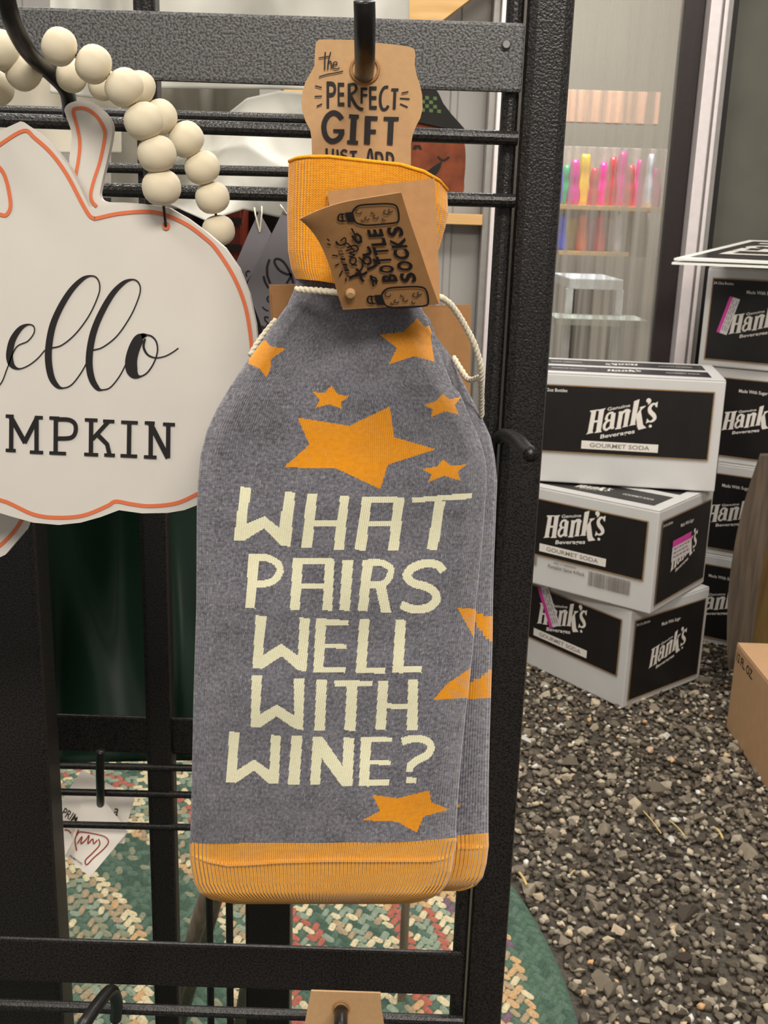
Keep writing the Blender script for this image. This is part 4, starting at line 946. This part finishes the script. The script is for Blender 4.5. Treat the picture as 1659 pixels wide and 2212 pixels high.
for (ox, oy) in ((0, 0), (262, 742)):
    def o_(p): return [(x+ox+(0 if ox == 0 else (y-590)*.05), y+oy) for x, y in p]
    sx = 1.0 if ox == 0 else .96
    TS(o_([(668, 575), (690, 540), (740, 512), (860, 502), (980, 498), (1050, 510), (1075, 545), (1085, 600), (1082, 650), (1055, 668), (950, 680), (820, 690), (750, 685), (700, 665), (680, 620), (668, 575)]), 15)
    tp.append(poly(z4b(o_([(600, 575), (665, 570), (700, 662), (625, 660)])))); TS(o_([(600, 590), (560, 585), (540, 610), (555, 645), (610, 650)]), 14); TS(o_([(575, 590), (585, 645)]), 14)
    for (x, y, r) in ((725, 570, 26), (800, 630, 20), (880, 615, 22), (975, 575, 26), (1010, 560, 18), (950, 640, 14), (850, 580, 12), (760, 650, 12)):
        TS(o_([(x+r*math.cos(k), y+r*.75*math.sin(k)) for k in np.linspace(0, 4.4, 7)]), 9, tp2)
v, f = flat(tp); mesh('printed_words', stack(onPlane(v, B0 + nF*.0004, nF) + curl(v), f, nF*8e-6), f, M['ink'], cover)
v, f = flat(tp2); mesh('printed_doodles', onPlane(v, B0 + nF*.0004, nF) + curl(v), f, M['soft_ink'], cover)
def rope(pts, r, root, name='cord', n=8):
    p = smooth(np.array([P1(*q) for q in pts]), n)
    # two twisted strands
    t = np.gradient(p, axis=0); t /= np.linalg.norm(t, axis=1)[:, None]; seglen = np.r_[0, np.cumsum(np.linalg.norm(np.diff(p, axis=0), axis=1))]
    m = max(12, int(seglen[-1]/.0009)); q = np.linspace(0, seglen[-1], m); p2 = np.stack([np.interp(q, seglen, p[:, i]) for i in range(3)], 1); t2 = np.gradient(p2, axis=0); t2 /= np.linalg.norm(t2, axis=1)[:, None]
    a = np.cross(t2, np.array([.3, 1, .2])); a /= np.linalg.norm(a, axis=1)[:, None]; b2 = np.cross(t2, a); P = []
    for k in range(2):
        ph = q/.0044*2*math.pi + k*math.pi; P.append(tube(p2 + (a*np.cos(ph)[:, None] + b2*np.sin(ph)[:, None])*r*.34, r*.74, 8))
    V, F = join(*P); return mesh(name, V, F, M['cord'], root, True)
rope([(640, 625, .379), (690, 628, .3735), (757, 634, .368)], .0012, tag)
c = onPlane([(757, 634)], B0+nF*.0006, nF)[0]; V, F = tube([c - nF*.0006, c + nF*.0006, c + nF*.0011], [.0017, .0017, .0011], 14); mesh('eyelet', V, F, M['kraft'], tag)
rope([(949, 640, .372), (975, 660, .378), (1002, 700, .385), (1025, 745, .39), (1038, 790, .395), (1040, 822, .40)], .0012, tag)
rope([(980, 772, .42), (995, 797, .415), (1013, 820, .41), (1036, 815, .402)], .0012, tag)
rope([(1038, 815, .402), (1040, 850, .41), (1040, 900, .42)], .0012, tag)
rope([(596, 690, .425), (575, 715, .425), (555, 742, .424), (540, 768, .424)], .0011, tag)
def tag2(pts, Y, fold, label):
    r_ = empty('hang_tag', P1(pts[0][0], pts[-1][1], Y), label, 'hang tag', 'kraft hang tags')
    f1 = onY(pts, Y); V, F = slab(f1, f1+np.array([0, .0006, 0])); mesh('front_cover', V, F, M['kraft2'], r_)
    f2 = onY(fold, Y+.006); V, F = slab(f2, f2+np.array([0, .0006, 0])); mesh('back_cover', V, F, M['kraft2'], r_)
tag2([(905, 664), (979, 668), (981, 850), (905, 850)], .425, [(905, 660), (1017, 658), (1016, 860), (905, 860)], 'blank kraft tag behind the right shoulder of the front sock')
tag2([(586, 616), (700, 614), (700, 760), (594, 760)], .432, [(581, 615), (700, 613), (700, 765), (590, 765)], 'blank kraft tag behind the left neck of the front sock')

# ------------------------------------------------------------------ pumpkin sign with bead hanger
Z1 = lambda p: np.asarray(p, float)/2.9625
Z3 = lambda p: np.asarray(p, float)/2.765 + np.array([0, 500])
YP = .452
right = [(201, 452), (236, 444), (280, 440), (324, 442), (365, 449), (405, 472), (446, 502), (486, 536), (517, 581), (539, 637), (553, 702), (559, 770), (558, 850), (544, 940), (512, 1020), (470, 1070), (424, 1092), (398, 1102), (362, 1108), (307, 1109), (257, 1102)]
bot = [(217, 1117), (174, 1129), (127, 1134), (72, 1129), (22, 1115)]
mir = lambda P: [(236-x, y) for x, y in P[::-1]]
leftp = mir(right)
leaf = [(44, 262), (84, 289), (118, 321), (149, 360), (172, 403), (192, 446)]
OUT = np.array(leaf + right + bot + leftp[:-3] + [(-60, 430), (-40, 350), (0, 282)])
sign = empty('pumpkin_sign', P1(118, 1130, YP), 'white pumpkin-shaped sign reading hello PUMPKIN on a wooden bead hanger', 'sign', 'pumpkin signs')
f = onY(OUT, YP); V, F = slab(f, f + np.array([0, .0045, 0])); body = mesh('board', V, F, M['sign_white'], sign)
STEM = smooth([(149, 360), (155, 294), (143, 252), (139, 236), (150, 223), (175, 217), (202, 223), (229, 246), (242, 270), (241, 297), (233, 337), (219, 398), (216, 424), (230, 436), (280, 438), (330, 446), (330, 470), (160, 470)], 5, True)
f = onY(STEM, YP+.007); V, F = slab(f, f + np.array([0, .004, 0])); stem = mesh('stem', V, F, M['sign_white'], sign)
v, f = ribbon(smooth([(162, 385), (170, 340), (172, 305), (166, 272), (158, 242), (164, 234), (186, 235), (209, 251), (224, 277), (226, 297), (216, 348), (203, 388), (196, 418), (199, 435), (209, 446)], 5), 7); mesh('orange_line', onY(v, YP+.0066), f, M['sign_orange'], stem)
lines = [ribbon(smooth([(-40, 345), (0, 312), (51, 282), (74, 297), (111, 331), (145, 378), (175, 435), (192, 464), (202, 471), (210, 471), (257, 461), (321, 457), (365, 467), (405, 486), (440, 512), (466, 537), (503, 594), (528, 655), (540, 717), (545, 780), (543, 850), (530, 930), (502, 1000), (462, 1047), (424, 1068), (380, 1087), (325, 1093), (285, 1089), (250, 1083), (231, 1093), (181, 1113), (127, 1118), (72, 1111), (0, 1080), (-60, 1085), (-140, 1070), (-220, 1000)], 5), 8),
         ribbon(smooth([(-30, 340), (0, 363), (13, 388), (21, 425), (22, 449), (13, 464), (0, 463), (-30, 455)], 5), 8)]
v, f = flat(lines); mesh('orange_line', onY(v, YP-.0004), f, M['sign_orange'], body)
def callig(path, thin, thick, n=12, p=1.4):
    q = smooth(Z3(path), n); t = np.gradient(q, axis=0); t /= np.linalg.norm(t, axis=1)[:, None]+1e-9
    wd = thin + (thick-thin)*np.clip(t[:, 1], 0, 1)**p
    k = np.ones(9)/9; wd = np.convolve(np.pad(wd, 4, 'edge'), k, 'valid'); return ribbon(q, wd)
sc = [callig([(-120, 1000), (-40, 950), (10, 900), (45, 812), (95, 694), (165, 655), (203, 605), (200, 565), (165, 556), (120, 580), (78, 640), (60, 705), (58, 760), (75, 802), (115, 820), (170, 800), (225, 758), (268, 708)], 2.6, 15),
      callig([(310, 695), (370, 678), (450, 612), (530, 505), (584, 390), (596, 325), (578, 277), (540, 265), (490, 285), (425, 350), (362, 450), (315, 560), (292, 680), (290, 780), (308, 872), (345, 925), (385, 934), (430, 913), (480, 850), (515, 788), (530, 742)], 2.8, 15),
      callig([(556, 708), (615, 690), (700, 622), (780, 505), (828, 395), (838, 335), (820, 297), (785, 287), (735, 308), (672, 372), (608, 480), (562, 590), (538, 700), (533, 800), (550, 885), (585, 938), (618, 945), (660, 930), (710, 870), (748, 800), (770, 745)], 2.8, 15),
      callig([(872, 622), (838, 632), (805, 690), (785, 760), (785, 815), (800, 850), (832, 866), (876, 846), (916, 790), (940, 720), (935, 662), (908, 627), (872, 618), (845, 626)], 3.2, 26, 12, 1.0),
      callig([(866, 640), (858, 690), (882, 735), (930, 754), (985, 745), (1030, 722), (1066, 696)], 2.6, 5)]
v, f = flat(sc); mesh('script_lettering', stack(onY(v, YP-.0005), f, (0, -8e-6, 0)), f, M['ink'], body)
sl = []
def SS(pts, wd=26): v, f = ribbon(np.asarray(Z3(pts)), wd/2.765); sl.append((v, f))
def serif(x, y, h=26): SS([(x-h, y), (x+h, y+h*.08)], 20)
# M P K I N
SS([(68, 1100), (66, 1310)]); SS([(218, 1106), (218, 1318)]); SS([(62, 1104), (150, 1262)], 28); SS([(224, 1108), (145, 1262)], 28); serif(58, 1102, 24); serif(232, 1110, 24); serif(64, 1306, 30); serif(218, 1317, 40)
SS([(334, 1112), (332, 1322)]); v, f = ribbon(smooth(Z3([(330, 1122), (410, 1124), (448, 1150), (450, 1200), (420, 1232), (335, 1236)]), 5), 9.0); sl.append((v, f)); serif(325, 1113, 30); serif(345, 1322, 50)
SS([(545, 1122), (543, 1334)]); SS([(652, 1130), (552, 1240)], 24); SS([(585, 1215), (640, 1270), (655, 1335)], 26); serif(545, 1124, 38); serif(650, 1132, 34); serif(545, 1330, 42); serif(655, 1334, 32)
SS([(773, 1135), (770, 1338)]); serif(774, 1138, 50); serif(770, 1338, 50)
SS([(902, 1142), (900, 1345)]); SS([(1006, 1150), (1004, 1352)]); SS([(898, 1146), (1004, 1352)], 30); serif(895, 1142, 30); serif(1010, 1150, 36); serif(898, 1345, 38)
# the first letters, left of the picture
SS([(-160, 1090), (-162, 1300)]); v, f = ribbon(smooth(Z3([(-165, 1100), (-90, 1102), (-52, 1130), (-52, 1178), (-80, 1210), (-160, 1214)]), 5), 9.0); sl.append((v, f))
v, f = flat(sl); mesh('slab_lettering', stack(onY(v, YP-.0005), f, (0, -8e-6, 0)), f, M['ink'], body)
V, F = tube([P1(359, 488, YP-.0008), P1(359, 488, YP+.003)], .0016, 12); mesh('hole_ring', V, F, M['sign_orange'], body)
# hanger
hang = rope  # (cord helper kept for reuse)
def beadmesh():
    V = []; F = []; n, m = 20, 12
    for i in range(m+1):
        a = math.pi*i/m; z = math.cos(a); r = math.sin(a)
        z = math.copysign(abs(z)**.92, z)*.90; r = max(r**.86, .16)
        for k in range(n): V.append((r*math.cos(2*math.pi*k/n), r*math.sin(2*math.pi*k/n), z))
    for i in range(m):
        for k in range(n): F.append((i*n+k, (i+1)*n+k, (i+1)*n+(k+1) % n, i*n+(k+1) % n))
    F += [tuple(range(n)), tuple(range(m*n, m*n+n))[::-1]]
    me = bpy.data.meshes.new('bead'); me.from_pydata(V, [], F); me.materials.append(M['bead']); me.polygons.foreach_set('use_smooth', [True]*len(me.polygons)); return me
BM = beadmesh()
def strand(pts, Y0, Y1, parent, close=None):
    ps = []
    for i, (x, y, rpx) in enumerate(pts):
        Y = Y0 + (Y1-Y0)*i/max(1, len(pts)-1); ps.append(P1(x, y, Y))
    ps = np.array(ps); cord_p = list(ps) + ([close] if close is not None else [])
    V, F = tube(smooth(cord_p, 4), .0006, 6); c = mesh('hanger_cord', V, F, M['wire_black'], parent)
    tg = np.gradient(ps, axis=0)
    for i, (x, y, rpx) in enumerate(pts):
        Y = Y0 + (Y1-Y0)*i/max(1, len(pts)-1); s = rpx*Y/2460
        o = bpy.data.objects.new('bead', BM); COL.objects.link(o); o.parent = c; o.location = Vector(ps[i]) - Vector(worldloc(c)); o.scale = (s, s, s)
        o.rotation_euler = Vector(tg[i]).to_track_quat('Z', 'X').to_euler()
strand([(128, 101, 40), (202, 139, 41), (268, 189, 42), (310, 262, 43), (339, 333, 43), (349, 405, 43)], .432, .443, sign, P1(358, 488, YP-.001))
strand([(155, 163, 36), (222, 182, 34), (302, 190, 36), (344, 254, 40), (402, 301, 40), (437, 362, 39), (459, 427, 38), (472, 498, 37)], .462, .482, sign)
strand([(52, 156, 40), (2, 108, 42), (-52, 160, 42), (-90, 225, 42)], .455, .440, sign)
strand([(-8, 190, 38), (-62, 262, 38)], .470, .475, sign)
# a second sign of the same shape behind, only its corner showing
sign2 = empty('pumpkin_sign', P1(-340, 1290, .478), 'second white pumpkin sign, only its orange-lined corner showing lower left', 'sign', 'pumpkin signs')
O2 = np.array(right + bot + leftp)+np.array([-458, 128]); f = onY(O2, .478); V, F = slab(f, f + np.array([0, .0045, 0])); b2_ = mesh('board', V, F, M['sign_white'], sign2)
v, f = ribbon(smooth(np.array([(528, 655), (545, 780), (543, 850), (530, 930), (502, 1000), (462, 1047), (424, 1068), (380, 1087), (325, 1093)])+np.array([-458, 128]), 5), 8); mesh('orange_line', onY(v, .4776), f, M['sign_orange'], b2_)

# ------------------------------------------------------------------ goods hanging beyond the rack
def cloth(name, outline_top, outline_bot, x0, x1, Y, amp, freq, mat, label, cat, th=.004, ny=44, nx=84, seed=0, drape=0.0, crumple=0.0):
    s = np.linspace(0, 1, nx+1); t = np.linspace(0, 1, ny+1); Sg, Tg = np.meshgrid(s, t)
    yt = np.interp(s, *zip(*outline_top)); yb = np.interp(s, *zip(*outline_bot)); Xp = x0 + (x1-x0)*Sg; Yp = yt[None]*(1-Tg) + yb[None]*Tg
    D = amp*(np.sin(freq*Sg*6.28+seed+2.2*Tg) + .55*np.sin(freq*2.3*Sg*6.28+1.7*seed-3*Tg) + drape*np.sin(5*Tg+3*Sg+seed))
    if crumple:
        r3 = np.random.default_rng(seed)
        for k in range(7):
            an = r3.uniform(.1, 1.3)*(1 if k % 2 else -1); fq = r3.uniform(.7, 1.8); D = D + crumple*(.75**k)*(np.abs(np.sin(fq*(math.cos(an)*Sg*4 + math.sin(an)*Tg*2.6) + r3.uniform(0, 6))) - .6)
    Vf = onY(np.stack([Xp.ravel(), Yp.ravel()], 1), (Y + D).ravel()); I = np.arange(Vf.shape[0]).reshape(ny+1, nx+1); n = len(Vf)
    F = [(I[i, j], I[i+1, j], I[i+1, j+1], I[i, j+1]) for i in range(ny) for j in range(nx)]
    F += [tuple(k+n for k in f[::-1]) for f in F]
    rim = list(I[0]) + list(I[1:, -1]) + list(I[-1, ::-1][1:]) + list(I[::-1, 0][1:-1])
    F += [(rim[k], rim[(k+1) % len(rim)], rim[(k+1) % len(rim)]+n, rim[k]+n) for k in range(len(rim))]
    return setp(mesh(name, np.concatenate([Vf, Vf + np.array([0, th, 0])]), F, mat, None, True), label, cat)
cloth('cotton_bag', [(0, -90), (1, -80)], [(0, 200), (.5, 212), (1, 205)], 108, 300, .90, .006, 1.2, M['white_cloth'], 'small white cotton bag seen above the flat rail at left', 'bag', seed=1)
cloth('cotton_bag', [(0, -90), (1, -75)], [(0, 190), (.5, 192), (1, 196)], 322, 884, .98, .010, 1.3, M['white_cloth'], 'long white cotton bag showing above the flat rail', 'bag', seed=2, crumple=.004)
cloth('cotton_bag', [(0, 400), (.12, 345), (.36, 262), (.52, 212), (.7, 196), (1, 205)], [(0, 425), (.3, 478), (.5, 452), (.7, 470), (.85, 448), (1, 440)], 330, 720, .90, .012, 1.2, M['white_cloth'], 'crumpled white cotton bag behind the two round wires', 'bag', seed=5, drape=1.2, crumple=.016)
cloth('cotton_bag', [(0, 120), (1, 150)], [(0, 330), (1, 330)], -90, 260, .93, .006, 1.0, plain('cream_cotton', (214, 206, 190), .85, 0, .05, 10), 'cream cotton bag behind the wooden beads', 'bag', seed=3, crumple=.004)
cloth('shaded_cloth', [(0, 150), (1, 150)], [(0, 460), (.5, 450), (1, 455)], 240, 560, 1.02, .010, 1.6, plain('shaded_cotton', (150, 145, 134), .9, 0, .06, 10), 'cloth with shade coloured in behind the crumpled white bag', 'cloth', seed=6, crumple=.006)  # grey colour stands for the shade on this cloth
cloth('dark_gap_sheet', [(0, 425), (1, 440)], [(0, 1000), (1, 1000)], 190, 720, 1.06, .008, 2.0, plain('dark_gap_fill', (30, 26, 24), .9, 0, .2, 12), 'added dark sheet filling the dark gap behind the silver tags', 'bag', seed=8, crumple=.004)  # added sheet; its black stands for the darkness behind the tags
cloth('green_cloth', [(0, 880), (1, 880)], [(0, 1650), (1, 1640)], 20, 560, .86, .020, 1.3, M['green_cloth'], 'dark green satin cloth hanging behind the rear rail', 'cloth', seed=4, drape=1.0)
# dull silver tags
def board_tag(pts, Y, hole, label, writing):
    r_ = empty('silver_tag', P1(pts[-1][0], max(p[1] for p in pts), Y), label, 'tag', 'silver tags behind the wires')
    f1 = onY(pts, Y); V, F = slab(f1, f1+np.array([0, .0022, 0])); b3 = mesh('plate', V, F, M['silver_tag'], r_)
    ink = []
    for wpath, wd in writing: ink.append(ribbon(smooth(wpath, 6), wd))
    if ink: v, f = flat(ink); mesh('script', onY(v, Y-.0004), f, M['ink'], b3)
    for hp in hole: V, F = tube(smooth([P1(*hp[0], Y-.001), P1(*hp[1], Y-.004), P1(*hp[2], Y)], 6), .0005, 6); mesh('string', V, F, M['cord'], r_)
z6 = lambda p: [(480+x/6.91, 440+y/6.91) for x, y in p]
board_tag(z6([(548, 125), (730, 450), (540, 900), (330, 1220), (150, 1100), (215, 860), (400, 430)]), .70, [[z6([(560, 420)])[0], z6([(500, 180)])[0], z6([(480, 60)])[0]], [z6([(565, 400)])[0], z6([(590, 150)])[0], z6([(590, 40)])[0]]], 'left silver tag with a punched hole', [(z6([(300, 1010), (285, 1040), (280, 1060)]), 4), (z6([(365, 1085), (355, 1040), (380, 1005), (415, 1015)]), 3)])
board_tag(z6([(930, 60), (1300, 400), (1300, 1800), (620, 1930), (540, 1700), (355, 1230)]), .685, [[z6([(960, 150)])[0], z6([(900, 60)])[0], z6([(870, 20)])[0]]], 'right silver tag with black script', [(z6([(705, 830), (670, 950), (675, 1080), (715, 1190)]), 4.5), (z6([(1060, 1190), (1030, 1080), (960, 930), (880, 840), (800, 825), (780, 880), (850, 990), (960, 1050), (1030, 1060), (960, 1190)]), 4.5), (z6([(615, 1080), (640, 1170), (690, 1260)]), 4.5), (z6([(690, 1380), (670, 1420), (690, 1470)]), 3.5), (z6([(690, 1600), (640, 1580), (600, 1540)]), 3), (z6([(690, 1700), (640, 1690), (640, 1740), (680, 1790), (620, 1860), (600, 1820)]), 3.5)])
# dark red trinket box peeping between bead and tag
V, F = join(box(*[Xat(478, 500, 1.0), Xat(520, 500, 1.0)], 1.0, 1.06, P1(500, 590, 1.0)[2], P1(500, 440, 1.0)[2], .002))
rb = empty('trinket_box', V.mean(0), 'dark red box peeping between the lowest beads and the silver tags', 'box'); mesh('case', V, F, plain('dark_red_lacquer', (120, 42, 22), .5), rb)
for yy in (478, 535): 
    z_ = P1(500, yy, .999)[2]; V, F = box(Xat(478, 500, 1.0)-.001, Xat(520, 500, 1.0)+.001, .996, 1.0, z_-.003, z_+.003); mesh('band', V, F, M['stile'], rb)

# jack-o'-lantern with a witch hat
YJ = 1.25
z8 = lambda p: np.array([(860+x/5.53, 180+y/5.53) for x, y in p])
jk = empty('pumpkin_plaque', P1(940, 420, YJ), 'orange pumpkin plaque with a black hat checked in green', 'plaque')
f = onY(smooth(z8([(-250, 560), (60, 480), (260, 465), (420, 490), (640, 570), (760, 640), (800, 760), (805, 950), (790, 1150), (760, 1330), (500, 1420), (100, 1420), (-250, 1300), (-330, 900)]), 5, True), YJ); V, F = slab(f, f + np.array([0, .015, 0])); mesh('pumpkin_face', V, F, M['pumpkin'], jk)
f = onY(z8([(60, -260), (200, -250), (330, -120), (490, 130), (540, 240), (640, 370), (730, 470), (805, 555), (700, 560), (500, 520), (270, 470), (100, 470), (-200, 560), (-260, 540), (-100, 380), (20, 200)]), YJ-.004); V, F = slab(f, f + np.array([0, .008, 0])); hat = mesh('hat', V, F, M['hat'], jk)
ck = []
for r_ in range(4):
    for c_ in range(12):
        if (r_+c_) % 2 == 0 and -60 + c_*52 < 470 + r_*28: x_, y_ = -60 + c_*48, 118 + r_*50 + c_*4; ck.append(poly(z8([(x_, y_), (x_+44, y_+3), (x_+44, y_+45), (x_, y_+42)])))
v, f = flat(ck); mesh('green_check', onY(v, YJ-.0046), f, M['hat_green'], hat)
fc = [poly(z8([(170, 790), (190, 740), (265, 735), (285, 795), (250, 790), (235, 760), (215, 790)])), poly(z8([(345, 1050), (430, 985), (525, 930), (505, 1010), (470, 1070), (430, 1110), (380, 1090)])), ribbon(smooth(z8([(475, 875), (510, 910), (555, 918), (610, 880)]), 5), 4.5)]
v, f = flat(fc); mesh('painted_face', onY(v, YJ-.0005), f, M['hat'], jk)
V, F = tube([P1(930, 440, YJ+.012), P1(930, 700, YJ+.012), (P1(930, 700, YJ)[0], YJ+.012, .01)], .006, 8); mesh('stake', V, F, M['leg_wood'], jk)

# white paper tags on the small rear hook
zT = lambda p: np.array([(x/3.95, 1640+y/3.95) for x, y in p])
def ptag(pts, Y, label, words=(), red=()):
    r_ = empty('paper_tag', P1(pts[0][0], max(p[1] for p in pts), Y), label, 'tag', 'white paper tags on the rear hook')
    pc_ = P1(217, 1780, Y); nn = np.array([0, -math.cos(.62), math.sin(.62)])
    f1 = onPlane(pts, pc_, nn); V, F = slab(f1, f1-nn*.0006); c = mesh('card', V, F, M['paper'], r_)
    if words: v, f = flat([textquad(t, q, .01) for t, q in words]); mesh('printed_words', onPlane(v, pc_+nn*.0004, nn), f, M['soft_ink'], c)
    if red: v, f = flat([ribbon(smooth(p, 6), 2.6) for p in red]); mesh('red_script', onPlane(v, pc_+nn*.0004, nn), f, M['red_ink'], c)
ptag(zT([(700, 90), (1150, 330), (1080, 560), (1060, 720), (700, 700), (450, 460)]), .792, 'rear white paper tag, its upper point above the wire', [('a', zT([(980, 415), (1020, 425), (1000, 490), (965, 470)]))])
ptag(zT([(440, 470), (560, 330), (700, 250), (720, 620), (600, 800), (350, 560)]), .786, 'middle white paper tag with slanting dark capitals', [('PRIM', zT([(555, 412), (680, 490), (640, 545), (520, 478)]))])
ptag(zT([(705, 320), (900, 360), (1090, 620), (770, 1005), (560, 830), (640, 600)]), .780, 'front white paper tag with red script', [('PRIMITIVES', zT([(600, 815), (705, 890), (700, 905), (592, 830)]))], [zT([(655, 780), (640, 690), (660, 640), (690, 620), (820, 640), (900, 665), (925, 710), (880, 770), (800, 840), (740, 900), (730, 860), (790, 800), (850, 730), (840, 680)]), zT([(660, 720), (700, 660), (690, 720), (730, 690), (760, 650), (750, 720), (790, 680), (800, 720), (830, 690)]), zT([(670, 600), (650, 650)])])
ptag(zT([(340, 380), (440, 470), (600, 640), (620, 700), (540, 860), (400, 860), (300, 700)]), .774, 'plain white paper tag beside the dark left post', [], [zT([(550, 600), (590, 612), (605, 635)])])
# grey sticks leaning behind the socks
for (p, q2, lab) in (((470, 1860, 1.02), (402, 2075, 1.08), 'grey wooden stick leaning behind the sock toe'), ((492, 1850, 1.06), (425, 2080, 1.13), 'second grey stick close beside the first'), ((560, 1980, 1.10), (518, 2215, 1.2), 'thin grey stick low beside the black column')):
    a = P1(*p); b_ = P1(*q2); d_ = b_-a; b_ = a + d_*((.012-a[2])/d_[2])
    V, F = tube([a + (a-b_)*.25, b_], .009, 10); setp(mesh('wooden_stick', V, F, M['leg_wood'], None, True), lab, 'stick', 'leaning sticks')
